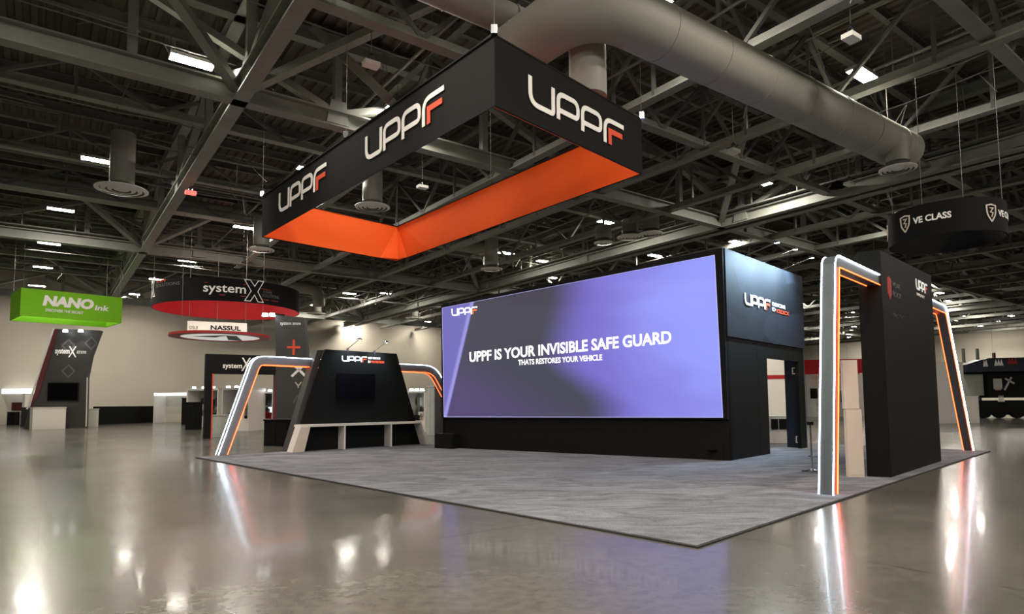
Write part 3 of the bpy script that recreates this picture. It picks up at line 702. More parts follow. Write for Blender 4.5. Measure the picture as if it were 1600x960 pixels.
# arm lights over the banner
def armlight(parent, s, z, name='arm_light', out=.75, up=.34, side=.34, power=18, hd=1.0, spot=True):
    """goose arm in a frame whose x runs along the panel; returns parts"""
    g = MB(); g.tube([(s, .0, z - .12), (s, -.02, z + .04), (s + side, -out, z + up)], .014, 6).box(s - .03, s + .03, -.03, .03, z - .05, z + .05)
    a = g.obj(name, 'chrome', parent)
    h = MB().lathe([(0, .04), (.05, .04), (.09, .0), (.075, -.02)], 14).obj('lamp_head', 'chrome', a, True); h.location = (s + side, -out, z + up)
    MB().lathe([(0, -.012), (.07, -.012)], 14).obj('lamp_lens', 'spot', a).location = (s + side, -out, z + up)
    return a
LAMPS = []
for (px, py) in ((1162, 403), (1193, 412), (1221, 424)):
    s, z = side_pt(px, py)
    a = armlight(bx, s, z); a.location = (lR.x, lR.y, 0); a.rotation_euler = (0, 0, aW - aS)
    ld = bpy.data.lights.new('arm_lamp', 'SPOT'); ld.energy = 800; ld.spot_size = 2.3; ld.spot_blend = 1; ld.shadow_soft_size = .08; ld.color = (.55, .78, 1)
    lo = bpy.data.objects.new('arm_lamp', ld); COL.objects.link(lo); n_ = Vector((math.sin(aW), -math.cos(aW), 0)); u_ = Vector((math.cos(aW), math.sin(aW), 0))
    lo.location = BR + u_ * (s + .34) + n_ * .85 + Vector((0, 0, z + .30))
    tgt = BR + u_ * s + Vector((0, 0, z - .5)); lo.rotation_euler = (tgt - lo.location).to_track_quat('-Z', 'Y').to_euler()
# floor speakers
sp = thing('floor_speaker', 'low black speaker box at the right foot of the display wall', 'speaker', atz(1098, 720), aS, 'speakers before the display wall')
wsp = (atz(1128, 722) - atz(1098, 720)).length
MB().box(0, wsp, -.0, .35, CZ, .48).obj('cabinet', 'blackfab', sp); MB().lathe([(0, 0), (.09, .0), (.12, .015), (.12, .03)], 20).obj('driver', 'black', sp).location = (wsp / 2, -.015, .26)
sp.location = sp.location + Vector((math.sin(aS), -math.cos(aS), 0)) * .02
sp2 = thing('floor_speaker', 'low black speaker box at the left foot of the display wall', 'speaker', atz(679, 702), aS, 'speakers before the display wall')
MB().box(0, .75, 0, .5, CZ, .50).obj('cabinet', 'black', sp2); MB().box(.03, .72, -.01, 0, CZ + .03, .47).obj('grille', 'blackfab', sp2)

# ================================================================== LIT ARCHES
def arch(name, label, O, ang, path, depth, thick, skin='alu', lr=.011):
    """path = outer outline in (s,z); inner outline offset by thick; hollow portal of brushed laminate with led lines"""
    g = thing(name, label, 'light arch', O, ang, 'lit arches of the booth')
    def off(P, t):
        out = []
        for i, q in enumerate(P):
            a = Vector(P[max(i - 1, 0)]); b = Vector(P[min(i + 1, len(P) - 1)]); q = Vector(q)
            d1 = (q - a).normalized() if i else (b - q).normalized(); d2 = (b - q).normalized() if i < len(P) - 1 else d1
            n1 = Vector((d1.y, -d1.x)); n2 = Vector((d2.y, -d2.x)); m_ = (n1 + n2).normalized(); out.append(q + m_ * t / max(.5, m_.dot(n1)))
        out[0].y = P[0][1]; out[-1].y = P[-1][1]
        return out
    I = off(path, thick); m = MB(); n = len(path)
    for i in range(n - 1): m.plate([I[i], I[i + 1], path[i + 1], path[i]], 0, depth)
    m.obj('arch_body', skin, g)
    O1 = off(path, .015)
    I2 = off(path, thick - .0)
    for y in (-.012, depth + .012): 
        MB().tube([(p_[0], y, p_[1]) for p_ in path], lr, 6).obj('white_led_line', 'led_white', g)
        MB().tube([(p_[0], y, p_[1]) for p_ in I2], .009, 6).obj('orange_led_line', 'led_orange', g)
    return g
def rnd_path(pts):
    out = [Vector(pts[0][:2])]
    for i in range(1, len(pts) - 1):
        q = Vector(pts[i][:2]); r = pts[i][2]; a = (Vector(pts[i - 1][:2]) - q).normalized(); b = (Vector(pts[i + 1][:2]) - q).normalized()
        for k in range(8):
            u = k / 7; out.append((q + a * r) * (1 - u) ** 2 + q * 2 * u * (1 - u) + (q + b * r) * u * u)
    out.append(Vector(pts[-1][:2])); return out
# left arch
aA = math.radians(43.5)
OL = atz(341, 713)
def pl(px, py): return onp(px, py, OL, aA)
b0 = pl(341, 713); t0 = pl(397, 556); t1 = pl(497, 562); t2 = pl(681, 572); e0 = pl(690, 596)
k_ = (e0[0] - t2[0]) / (t2[1] - e0[1]); zt_ = (t0[1] + t1[1] + t2[1]) / 3
pathL = rnd_path([(b0[0], CZ), (t0[0], t0[1], .35), (t2[0], t2[1], .5), (t2[0] + .62 * (t2[1]), CZ)])
arch('light_arch', 'left lit arch passing behind the trapezoid booth wall', OL, aA, pathL, .20, .27, 'silver', .009)
print('ARCHL', b0, t0, t1, t2, e0)
# right arch
OR = atz(1301, 777)
TA, TB, TD = atz(1393, 748.5), atz(1471, 722.5), atz(1352, 748)
aT = math.atan2((TB - TA).y, (TB - TA).x)
print('OFF', (OR - TA).dot(Vector((math.sin(aT), -math.cos(aT), 0))), (atz(1521, 710) - TA).dot(Vector((math.sin(aT), -math.cos(aT), 0))))
FG = atz(1508, 709.5); aA2 = math.atan2((FG - OR).y, (FG - OR).x)
def pr(px, py): return onp(px, py, OR, aA2)
print('ARCHR', math.degrees(aA2), math.degrees(aT), pr(1301, 777), pr(1304, 397), pr(1367, 425), pr(1453, 465), pr(1478, 478), pr(1521, 710))
r0 = pr(1304, 397); r1_ = pr(1367, 425); r2_ = pr(1478, 479); r3 = pr(1521, 710)
pathR = rnd_path([(0, CZ), (r0[0], r0[1], .22), (r2_[0], r2_[1], .22), (r3[0], CZ)])
arch('light_arch', 'right lit arch with the near post, joined to the charcoal tower', OR, aA2, pathR, .19, .20)

# ================================================================== CHARCOAL TOWER
tw = thing('charcoal_tower', 'tall charcoal tower wall inside the right arch', 'exhibition stand', TA, aT)
LT_ = (TB - TA).length; dT = .62; hT = (hgt(TA, 391) + hgt(TB, 431)) / 2
dv = TD - TA; dT = dv.length
ld_ = Vector((dv.x * math.cos(-aT) - dv.y * math.sin(-aT), dv.x * math.sin(-aT) + dv.y * math.cos(-aT)))
sk = ld_.x * .5
MB().prism([(0, 0), (LT_, 0), (LT_ + sk, ld_.y), (sk, ld_.y)], CZ, [hgt(TA, 391), hgt(TB, 431), hgt(TB, 431), hgt(TA, 391)]).obj('tower_body', 'tower', tw)
def pt(px, py): return onp(px, py, TA, aT)
s0, z0 = pt(1431, 452); s1, z1 = pt(1449, 470); sb, zb2 = pt(1433, 448)
h_ = pt(1431, 436)[1] - z0
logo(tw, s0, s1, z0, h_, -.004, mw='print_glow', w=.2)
text('UPPROTECT', tw, 'print_white', s0 + .05, s1 - .3, z0 - h_ * .55, -.002, bold=.02, height=.06)
sA, zA = pt(1386, 440); sB, zB = pt(1392, 461)
zM = (zA + zB) / 2
MB().plate([(sA, zM - .1), (sA + .14, zM - .24), (sA + .28, zM - .1), (sA + .28, zM + .2), (sA + .14, zM + .24), (sA, zM + .2)], -.006, 0).obj('shield_mark', 'redtrim', tw)
text('VIDAR', tw, 'print_grey', sA + .36, sA + .95, (zA + zB) / 2 + .06, -.003, height=.11); text('ROCK', tw, 'print_grey', sA + .36, sA + 1.0, (zA + zB) / 2 - .13, -.003, height=.11)
text('PROTECT', tw, 'faint', sA + .3, sA + 1.3, zB - .45, -.003, height=.10)
# cream boards beside it
cb = thing('cream_board_stack', 'cream upright board panels leaning beside the charcoal tower', 'panel', atz(1327, 748), math.atan2((TD - atz(1327, 748)).y, (TD - atz(1327, 748)).x))
wv = (TD - atz(1327, 748)).length
zc = hgt(atz(1340, 748), 563); zm = hgt(atz(1340, 748), 640)
MB().box(0, wv - .01, 0, .12, CZ, zm).obj('lower_board', 'cream', cb); MB().box(-.02, wv - .04, .02, .12, zm + .01, zc).obj('upper_board', 'cream', cb)
MB().box(.02, wv - .05, -.004, .0, CZ + .04, zm - .04).obj('board_face', 'cream', cb)
# chrome stand on the carpet
st = thing('pedestal_stand', 'thin chrome pedestal stand on the carpet left of the near arch post', 'stand', atz(1269, 739))
st.location.z = CZ
MB().lathe([(0, 0), (.19, 0), (.2, .015), (.06, .035), (.02, .06)], 24).obj('base', 'chrome', st, True); MB().tube([(0, 0, .03), (0, 0, .95)], .018, 10).obj('pole', 'chrome', st)
MB().tube([(.0, 0, .3), (.14, 0, .3), (.12, .12, .3), (0, .14, .3), (-.02, 0, .3)], .01, 6).obj('foot_ring', 'chrome', st)
MB().box(-.05, .05, -.04, .04, .95, 1.02).obj('holder', 'black', st)

# ================================================================== TRAPEZOID BOOTH
Pl, Pr = atz(457, 709), atz(669, 696)
aB = math.atan2((Pr - Pl).y, (Pr - Pl).x)
tb = thing('trapezoid_booth', 'black trapezoid wall with white shelf base and switched off screen', 'exhibition stand', Pl, aB)
FD = .42                                      # the wall stands behind the shelf front
nB = Vector((-math.sin(aB), math.cos(aB), 0))
Pw = Pl + nB * FD
def pb(px, py, P=None): return onp(px, py, Pl if P is None else P, aB)
w0, w1, w2, w3 = pb(472, 664, Pw), pb(649, 658, Pw), pb(620, 553, Pw), pb(509, 546, Pw)
kl = (w3[0] - w0[0]) / (w3[1] - w0[1]); kr = (w2[0] - w1[0]) / (w2[1] - w1[1])
MB().plate([(w0[0] - kl * w0[1], CZ), (w1[0] - kr * w1[1], CZ), w2, w3], FD, FD + .12).obj('wall_face', 'black', tb)
# outer left cheek in dark grey, set back
g0, g1 = pb(449, 706, Pl + nB * .55), pb(496, 548, Pl + nB * .55)
MB().plate([(g0[0], CZ), (w0[0] - kl * w0[1] + .02, CZ), (w3[0], w3[1] - .01), (g1[0], w3[1] - .03)], FD + .14, FD + .55).obj('left_cheek', 'charcoal', tb)
MB().plate([(w1[0] - kr * w1[1] - .1, CZ), (w1[0] - kr * w1[1] + .1, CZ), (w2[0] + .03, w2[1] - .02), (w2[0] - .2, w2[1] - .02)], FD + .14, FD + .55).obj('right_cheek', 'black', tb)
zs = (pb(470, 664)[1] + pb(659, 659)[1]) / 2
a0, a1 = pb(457, 709)[0], pb(470, 664)[0]; c0_, c1_ = pb(669, 696)[0], pb(659, 659)[0]
lw = .20
MB().plate([(a1 - .0, zs - .07), (c1_, zs - .07), (c1_ - .02, zs), (a1 + .02, zs)], 0, FD + .1).obj('shelf_top', 'white', tb)
MB().plate([(a0, CZ), (a0 + .07, CZ), (a1 + .09, zs - .07), (a1, zs - .07)], .0, FD).obj('slanted_leg', 'white', tb)
MB().plate([(a0, CZ), (a0 + .36, CZ), (a1 + .30, zs - .07), (a1, zs - .07)], -.02, .03).obj('slanted_front', 'cream', tb)
MB().plate([(c0_ - .06, CZ), (c0_, CZ), (c1_, zs - .07), (c1_ - .06, zs - .07)], 0, FD).obj('slanted_leg', 'white', tb)
for px in (540, 612.5):
    s = pb(px, 690)[0]; MB().box(s - .05, s, 0, FD, CZ, zs - .07).obj('divider', 'white', tb)
# television
q = [pb(x, y, Pw) for x, y in ((526.5, 625), (585, 626), (585, 584.5), (527, 583))]
tv = thing('wall_television', 'switched off flat television on the trapezoid booth wall', 'television', Pl, aB)
x0, x1 = (q[0][0] + q[3][0]) / 2, (q[1][0] + q[2][0]) / 2; z0, z1 = (q[0][1] + q[1][1]) / 2, (q[2][1] + q[3][1]) / 2
MB().box(x0, x1, FD - .07, FD - .005, z0, z1).obj('casing', 'tower', tv); MB().box(x0 + .02, x1 - .02, FD - .075, FD - .07, z0 + .03, z1 - .02).obj('glass', 'glass_black', tv)
MB().box(x0 + .3, x1 - .3, FD - .005, FD, z0 + .2, z1 - .2).obj('bracket', 'black', tv)
s0, z0 = pb(534, 565, Pw); s1, z1 = pb(573, 566, Pw); zt0 = pb(534, 556, Pw)[1]
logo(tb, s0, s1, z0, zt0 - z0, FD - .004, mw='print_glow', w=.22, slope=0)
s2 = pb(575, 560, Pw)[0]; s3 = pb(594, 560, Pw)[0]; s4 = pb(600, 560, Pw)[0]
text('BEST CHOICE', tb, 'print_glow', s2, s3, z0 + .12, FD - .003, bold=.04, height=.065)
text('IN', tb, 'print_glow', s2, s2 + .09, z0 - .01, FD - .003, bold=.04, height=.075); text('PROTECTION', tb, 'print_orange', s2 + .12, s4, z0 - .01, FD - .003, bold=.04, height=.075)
for (px, py, c) in ((543, 547, 1), (585, 551, 1)):
    s, z = pb(px, py, Pw); a = armlight(tb, s, z, out=.5, up=.32, side=.16); a.location = (0, FD, 0)
    ld = bpy.data.lights.new('arm_lamp', 'SPOT'); ld.energy = 90; ld.spot_size = 1.9; ld.spot_blend = 1; ld.shadow_soft_size = .06; ld.color = (.75, .92, 1)
    lo = bpy.data.objects.new('arm_lamp', ld); COL.objects.link(lo); u_ = Vector((math.cos(aB), math.sin(aB), 0))
    lo.location = Pw + u_ * (s + .16) - nB * .5 + Vector((0, 0, z + .28)); tgt = Pw + u_ * s + Vector((0, 0, z - .5)); lo.rotation_euler = (tgt - lo.location).to_track_quat('-Z', 'Y').to_euler()

# ================================================================== ROUND HANGING SIGNS
def drum(xl, xr, yc, z0, z1, R, name, label, mo, mi):
    """horizontal ring: centre found so that its near bottom rim is seen between xl and xr"""
    P = atz((xl + xr) / 2, yc, z0)
    g = thing(name, label, 'sign', P)
    n = 64
    m = MB().lathe([(R, 0), (R, z1 - z0)], n).lathe([(R - .03, z1 - z0), (R - .03, 0)], n); 
    MB().lathe([(R, .0), (R, z1 - z0), (R - .02, z1 - z0), (R - .02, 0), (R, 0)], n).obj('outer_fabric', mo, g, True)
    MB().lathe([(R - .021, .0), (R - .021, z1 - z0), (R - .05, z1 - z0), (R - .05, 0), (R - .021, 0)], n).obj('inner_fabric', mi, g, True)
    for k in range(4):
        a = k * PI / 2 + .6; MB().tube([(R * math.cos(a) * .98, R * math.sin(a) * .98, z1 - z0), (R * math.cos(a) * .98, R * math.sin(a) * .98, 12.5 - z0)], .007, 5).obj('hanging_cable', 'cable', g)
    return g, P
def bend(o, R, a0):
    """wrap a flat lettering mesh (x,z plane) around a drum of radius R; x = arc length, a0 = heading of x=0"""
    me = o.data
    for v in me.vertices:
        th_ = a0 + v.co.x / R; r = R - v.co.y; v.co = (r * math.cos(th_), r * math.sin(th_), v.co.z)
    me.update()
def on_drum(g, R, a0, fn):
    b = set(g.children); fn()
    for o in set(g.children) - b: bend(o, R, a0)
# red / black drum: width 241..473 at z0
z0 = 6.6
Pc = atz(357, 487, z0); dist = (Pc - Vector((0, 0, z0))).length
Rd = (atz(473, 489, z0) - atz(241, 484, z0)).length / 2 * .97
zt = z0 + 1.15
g, Pc = drum(241, 473, 486.5, z0, zt, Rd, 'round_hanging_sign', 'round hanging sign, black outside with vivid red lining, at left', 'deepblack', 'red')
af = math.atan2(-Pc.y, -Pc.x)
hz = .46
def sysx(scale=1.0):
    text('system', g, 'print_white', -.95 * scale, 1.0 * scale, hz - .02, -.03, bold=.012, height=.44)
    MB().stroke([(-.9 * scale, hz + .44), (1.0 * scale, hz + .44)], .03, -.02).stroke([(-.2, hz - .16), (1.0 * scale, hz - .16)], .03, -.02).stroke([(1.75, hz + .33), (2.3, hz + .30)], .02, -.02).stroke([(1.75, hz - .22), (2.75, hz - .22)], .03, -.02).obj('red_rule', 'redtrim', g)
    X = [(.95, -.38), (1.22, -.38), (1.42, -.05), (1.60, -.38), (1.88, -.38), (1.58, .14), (1.88, .70), (1.60, .70), (1.42, .40), (1.2, .70), (.92, .70), (1.25, .14)]
    MB().stroke([(a_, hz + b_ ) for a_, b_ in X], .035, -.02, closed=True).obj('x_outline', 'print_white', g)
    text('XTREME', g, 'print_grey', 1.85, 2.35, hz + .12, -.03, height=.13); text('SOLUTIONS', g, 'print_grey', 1.8, 2.8, hz - .08, -.03, height=.16)
on_drum(g, Rd, af - .22 / Rd, sysx)
on_drum(g, Rd, af - math.radians(77), lambda: (MB().stroke([(-.2, .4), (.05, .4), (.2, .72), (.35, .4), (.6, .4), (.33, .88), (.6, 1.36), (.35, 1.36), (.2, 1.1), (.05, 1.36), (-.2, 1.36), (.1, .88)], .05, -.02, closed=True).obj('x_outline', 'print_white', g), text('SOLUTIONS', g, 'print_grey', .8, 2.6, .8, -.02, height=.16), text('XTREME', g, 'print_orange', .8, 1.7, 1.02, -.02, height=.14)))
# VE CLASS drum
z0 = 5.6
Ea, Eb = atz(1386, 386, z0), atz(1570, 374, z0); Rv = (Eb - Ea).length / 2 * .96
g2, Pc2 = drum(1385, 1571, 380, z0, z0 + .82, Rv, 'round_hanging_sign', 'round all-black hanging sign with cream shield badges, at upper right', 'deepblack', 'deepblack')
af2 = math.atan2(-Pc2.y, -Pc2.x)
def shield(x, sc=1):
    MB().stroke([(x - .13, .60), (x, .63), (x + .13, .60), (x + .12, .38, .08), (x, .2, .03), (x - .12, .38, .08)], .035, -.01, closed=True).stroke([(x - .05, .54), (x + .05, .54), (x - .03, .44), (x + .04, .42), (x, .32)], .025, -.012).obj('shield_badge', 'cream', g2)
def vec(): shield(0); text('VE CLASS', g2, 'print_white', .22, 1.05, .36, -.012, bold=.03, height=.155)
print('DRUM', Rd, Rv, Pc2)
on_drum(g2, Rv, af2 - math.radians(40), vec)
on_drum(g2, Rv, af2 + math.radians(46), vec)
on_drum(g2, Rv, af2 - math.radians(82), lambda: shield(0))

# white board and red ring below the red/black drum
P = atz(340, 519, 5.2); a_ = math.atan2(P.x, P.y)
wb_ = thing('hanging_sign', 'small white hanging sign board above the red ring', 'sign', P, -a_ * 1)
k = P.length / FPX
MB().box(-38 * k, 38 * k, 0, .3, 0, 14 * k).obj('board', 'white', wb_); text('NASSUL', wb_, 'blackfab', -9 * k, 30 * k, 3 * k, -.01, height=6 * k, bold=.03); text('CYSL.B', wb_, 'charcoal', -36 * k, -25 * k, 3 * k, -.01, height=4 * k)
for sx in (-36, 36): MB().tube([(sx * k, .1, 14 * k), (sx * k, .1, 12.5 - 5.2)], .01, 4).obj('hanging_cable', 'cable', wb_)
zr_ = 4.9; P = atz(345, 528, zr_); ex = (atz(425, 529, zr_) - atz(265, 527, zr_)).length / 2 * .97
rg = thing('ring_sign', 'flat red rimmed hanging disc with white face and grey swoosh', 'sign', P)
MB().lathe([(ex, 0), (ex, .12), (ex * .80, .12), (ex * .78, -.0), (ex, 0)], 64).obj('red_rim', 'redtrim', rg, True)
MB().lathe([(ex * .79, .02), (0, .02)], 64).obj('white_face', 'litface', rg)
tv_ = math.atan2(P.y, P.x)
sw = MB(); u = Vector((math.sin(tv_), -math.cos(tv_), 0)); v = Vector((math.cos(tv_), math.sin(tv_), 0))
def uv_(a, b): q = u * a * ex + v * b * ex; return (q.x, q.y, .0)
sw.add([uv_(-.6, -.05), uv_(.05, -.55), uv_(.2, -.5), uv_(.0, -.3), uv_(-.1, .0)], [(0, 1, 2, 3, 4)]).add([uv_(.1, -.5), uv_(.3, -.5), uv_(.45, .6), uv_(.15, .5)], [(0, 1, 2, 3)]); sw.obj('grey_swoosh', 'print_grey', rg)
for k2 in range(3): MB().tube([(ex * .9 * math.cos(k2 * 2.1), ex * .9 * math.sin(k2 * 2.1), .12), (ex * .9 * math.cos(k2 * 2.1), ex * .9 * math.sin(k2 * 2.1), 12.5 - zr_)], .01, 4).obj('hanging_cable', 'cable', rg)

# green box sign
zg = 6.2
G = [atz(31, 493, zg), atz(190, 505, zg)]
gv = (G[1] - G[0]); gn = Vector((-gv.y, gv.x, 0)).normalized() * 3.0
if gn.dot(G[0]) < 0: gn = -gn
aG = math.atan2(gv.y, gv.x)
gs = thing('green_hanging_sign', 'bright green rectangular hanging sign at far left', 'sign', G[0], aG)
Lg = gv.length; hg = (hgt(G[0], 450) + hgt(G[1], 465)) / 2 - zg
for (x0, x1, y0, y1) in ((0, Lg, 0, .06), (0, Lg, 2.94, 3.0), (0, .06, .06, 2.94), (Lg - .06, Lg, .06, 2.94)): MB().box(x0, x1, y0, y1, 0, hg).obj('fabric_side', 'green', gs)
text('NANO', gs, 'print_white', Lg * .20, Lg * .70, hg * .45, -.02, bold=.06, height=hg * .34, shear=.15); text('ink', gs, 'print_white', Lg * .71, Lg * .86, hg * .42, -.02, bold=.03, height=hg * .2, shear=.15)
text('DISCOVER THE SECRET', gs, 'print_white', Lg * .23, Lg * .60, hg * .22, -.02, bold=.02, height=hg * .10, shear=.15)
for x in (.1, Lg - .1):
    for y in (.1, 2.9): MB().tube([(x, y, hg), (x, y, 12.5 - zg)], .012, 4).obj('hanging_cable', 'cable', gs)

# ================================================================== FAR LEFT BOOTH
P0 = atz(42, 671); aN = DANG - .35
def pn(px, py, P=P0): return onp(px, py, P, aN)
nt_ = thing('leaning_tower', 'dark leaning tower booth under the green sign', 'exhibition stand', P0, aN)
o_ = [pn(40, 640), pn(60, 590), pn(81, 513)]; i_ = [pn(155, 516), pn(140, 556), pn(133, 590), pn(131, 667)]
prof = [(pn(33, 668)[0], 0), (i_[3][0], 0), i_[2], i_[1], i_[0], o_[2]]
MB().plate(prof, .3, .8).obj('tower_body', 'charcoal', nt_)
MB().plate([pn(44, 636), pn(57, 620), pn(88, 516), pn(82, 513)], .26, .3).obj('red_side_strip', 'maroon', nt_)
MB().plate([pn(38.5, 640), pn(41, 640), pn(83, 513), pn(80.5, 513)], .2, .3).obj('white_edge', 'white', nt_)
MB().plate([(i_[3][0], .1), (i_[3][0] + .06, .1), (i_[2][0] + .06, i_[2][1]), i_[2]], .28, .34).obj('yellow_edge', 'cream', nt_)
q = pn(97, 552); hh = pn(97, 545)[1] - q[1]
text('system', nt_, 'print_white', pn(83, 553)[0], pn(106, 553)[0], q[1], .29, height=.35, bold=.03); text('X', nt_, 'print_white', pn(104, 553)[0], pn(117, 553)[0], q[1] - .25, .285, height=.75, bold=.0); text('xtreme', nt_, 'print_white', pn(117, 553)[0], pn(132, 553)[0], q[1], .29, height=.28)
for (x, y) in ((104, 540), (140, 536), (104, 580)):
    q = pn(x, y); MB().stroke([(q[0] - .35, q[1]), (q[0], q[1] - .4), (q[0] + .35, q[1]), (q[0], q[1] + .4)], .08, .298, .004, closed=True).obj('faint_mark', 'print_grey', nt_)
for x in (104, 128):
    q = pn(x, 517); o = MB().lathe([(0, 0), (.16, 0), (.12, .15), (0, .16)], 12).obj('spotlight', 'spot', nt_, True); o.location = (q[0], -.2, q[1] - .1)
    ld = bpy.data.lights.new('tower_lamp', 'SPOT'); ld.energy = 60; ld.spot_size = 1.5; ld.spot_blend = 1; ld.shadow_soft_size = .1
    lo = bpy.data.objects.new('tower_lamp', ld); COL.objects.link(lo); lo.location = P0 + Vector((math.cos(aN), math.sin(aN), 0)) * q[0] + Vector((math.sin(aN), -math.cos(aN), 0)) * .25 + Vector((0, 0, q[1] - .2)); lo.rotation_euler = (.25, 0, aN)
tv2 = thing('wall_television', 'dark television on the leaning tower at far left', 'television', P0, aN)
a, b = pn(71, 627), pn(121, 598); MB().box(a[0], b[0], .2, .295, a[1], b[1]).obj('casing', 'black', tv2); MB().box(a[0] + .05, b[0] - .05, .19, .2, a[1] + .05, b[1] - .05).obj('glass', 'glass_black', tv2)
def gbox(name, label, cat, x0, x1, yb0, yb1, ytop, depth, mt, group=None, top=None, mtop=None, parts=True):
    """box standing on the floor, its front foot line seen from (x0,yb0) to (x1,yb1)"""
    A, B = atz(x0, yb0), atz(x1, yb1); ang = math.atan2((B - A).y, (B - A).x); Lx = (B - A).length
    g = thing(name, label, cat, A, ang, group); h = hgt((A + B) / 2, ytop)
    MB().box(0, Lx, 0, depth, 0, h).obj('body', mt, g)
    if parts:
        MB().box(-.03, Lx + .03, -.03, depth + .03, h, h + .05).obj('top', mtop or mt, g)
        MB().box(.05, Lx / 2 - .02, -.015, 0, .1, h - .08).obj('front_panel', mt, g); MB().box(Lx / 2 + .02, Lx - .05, -.015, 0, .1, h - .08).obj('front_panel', mt, g)
    return g, Lx, h
gbox('reception_counter', 'white wide counter before the leaning tower', 'counter', 50, 102, 672, 670.5, 638, 1.2, 'white', 'white counters at far left')
gbox('reception_counter', 'white narrow counter right of the leaning tower', 'counter', 129, 152, 668, 667.5, 640, .9, 'white', 'white counters at far left')
gbox('low_black_barrier', 'long low black barrier wall before the left wall', 'barrier', 153, 271, 664, 659, 635, .5, 'black', parts=False)
gbox('waste_bin', 'dark bin beside the white counters at far left', 'bin', 32, 44, 667, 667, 638, .6, 'charcoal')
# lit white frame booth at the left edge
def portal(name, label, x0, x1, yb, ytop, band, mt='litwhite', depth=1.5, inner='display'):
    A, B = atz(x0, yb), atz(x1, yb); ang = math.atan2((B - A).y, (B - A).x); Lx = (B - A).length; g = thing(name, label, 'exhibition stand', A, ang); h = hgt((A + B) / 2, ytop); t = band * (A.length / FPX)
    MB().box(0, Lx, 0, depth, h - t, h).obj('fascia', mt, g); MB().box(0, t * .6, 0, depth, 0, h - t).obj('post', 'white', g); MB().box(Lx - t * .6, Lx, 0, depth, 0, h - t).obj('post', 'white', g)
    MB().box(0, Lx, depth, depth + .1, 0, h).obj('back_panel', inner, g)
    return g, Lx, h
g, Lx, h = portal('lit_frame_booth', 'white lit frame booth at the left edge of the photo', -30, 37, 664, 608, 6)
MB().box(Lx * .3, Lx * .85, .3, 1.2, 0, h * .38).obj('counter', 'display', g); MB().box(Lx * .5, Lx * .9, .5, 1.0, h * .4, h * .62).obj('dark_goods', 'maroon', g)
gbox('stool', 'black chair silhouette at far left beside the bin', 'chair', 22, 30, 664.5, 664, 645, .5, 'black')
g, Lx, h = portal('lit_frame_booth', 'white lit frame booth between black barrier and black archway', 239, 289, 661, 614, 4, depth=1.2, inner='wall')
g, Lx, h = gbox('black_cabinet', 'tall black cabinet box left of the black archway', 'cabinet', 283, 305, 664, 664, 623, .8, 'black'); 
gbox('black_cabinet', 'lower black box before the tall cabinet', 'cabinet', 289, 305, 672, 672, 630, .6, 'black')

# ================================================================== BLACK ARCHWAY WITH PRINTED HEADER
A = atz(318, 686); Bq = atz(483, 700)
aK = DANG - .10
def pk_(px, py, P=A): return onp(px, py, P, aK)
aw = thing('black_archway', 'black rectangular archway with system lettering on its header', 'exhibition stand', A, aK)
x1 = pk_(330, 650)[0]; x2 = pk_(429, 650)[0]; x3 = pk_(433, 650)[0]; zh = pk_(319, 553)[1]; zl_ = pk_(330, 584)[1]
MB().box(0, x1, 0, .5, 0, zh).obj('post', 'black', aw); MB().box(x2, x3, 0, .5, 0, zh).obj('post', 'maroon', aw); MB().box(x1, x3, .0, .5, zl_, zh).obj('header', 'black', aw)
MB().box(x1, x1 + .05, -.01, .5, 0, zl_).obj('orange_edge', 'print_orange', aw)
text('system', aw, 'print_white', pk_(348, 575)[0], pk_(378, 575)[0], pk_(348, 575)[1], -.01, height=.22, bold=.02); text('X', aw, 'print_white', pk_(377, 575)[0], pk_(392, 575)[0], pk_(377, 580)[1], -.012, height=.62)
# tall leaning sign panel
A2 = atz(433, 690); aP = DANG - .5
def pp(px, py): return onp(px, py, A2, aP)
tp = thing('tall_sign_panel', 'tall dark grey sign panel with small symbols behind the left arch', 'sign', A2, aP)
MB().plate([(0, 0), (pp(493, 680)[0], 0), pp(475, 497), pp(430, 491)], 0, .5).obj('panel', 'charcoal', tp)
q = pp(450, 508); text('system', tp, 'print_white', pp(438, 508)[0], pp(455, 508)[0], q[1], -.01, height=.14); text('xtreme', tp, 'print_white', pp(457, 508)[0], pp(470, 508)[0], q[1], -.01, height=.14)
def sym(px, py, kind, mt, s=.2):
    q = pp(px, py); m = MB()
    for st_ in {'+': [((-1, 0), (1, 0)), ((0, -1.2), (0, 1.2))], 'x': [((-1, -1), (1, 1)), ((-1, 1), (1, -1))], 'v': [((-1, 1), (0, -.3)), ((0, -.3), (1, 1)), ((0, -.3), (0, -1))], 'A': [((-1, -1), (0, 1)), ((0, 1), (1, -1))]}[kind]:
        m.stroke([(q[0] + a_ * s, q[1] + b_ * s) for a_, b_ in st_], s * .35, -.0, .012)
    m.obj('symbol', mt, tp)
sym(459, 543, '+', 'print_orange', .26); sym(467, 578, 'x', 'print_white', .28); sym(466, 602, 'v', 'cream', .12); sym(465, 624, 'A', 'print_grey', .16)
for px in (417, 428):
    q = pp(px, 496); o = MB().lathe([(0, 0), (.12, 0), (.1, .12), (0, .13)], 12).obj('spotlight', 'spot', tp, True); o.location = (q[0], -.3, q[1])
    MB().bar((q[0], -.3, q[1] + .1), (.2, 0, q[1] + .1), .04).obj('spotlight_arm', 'black', tp)
gbox('black_cabinet', 'black two door cabinet at the foot of the tall sign panel', 'cabinet', 412, 450, 697, 698, 658, .8, 'black')

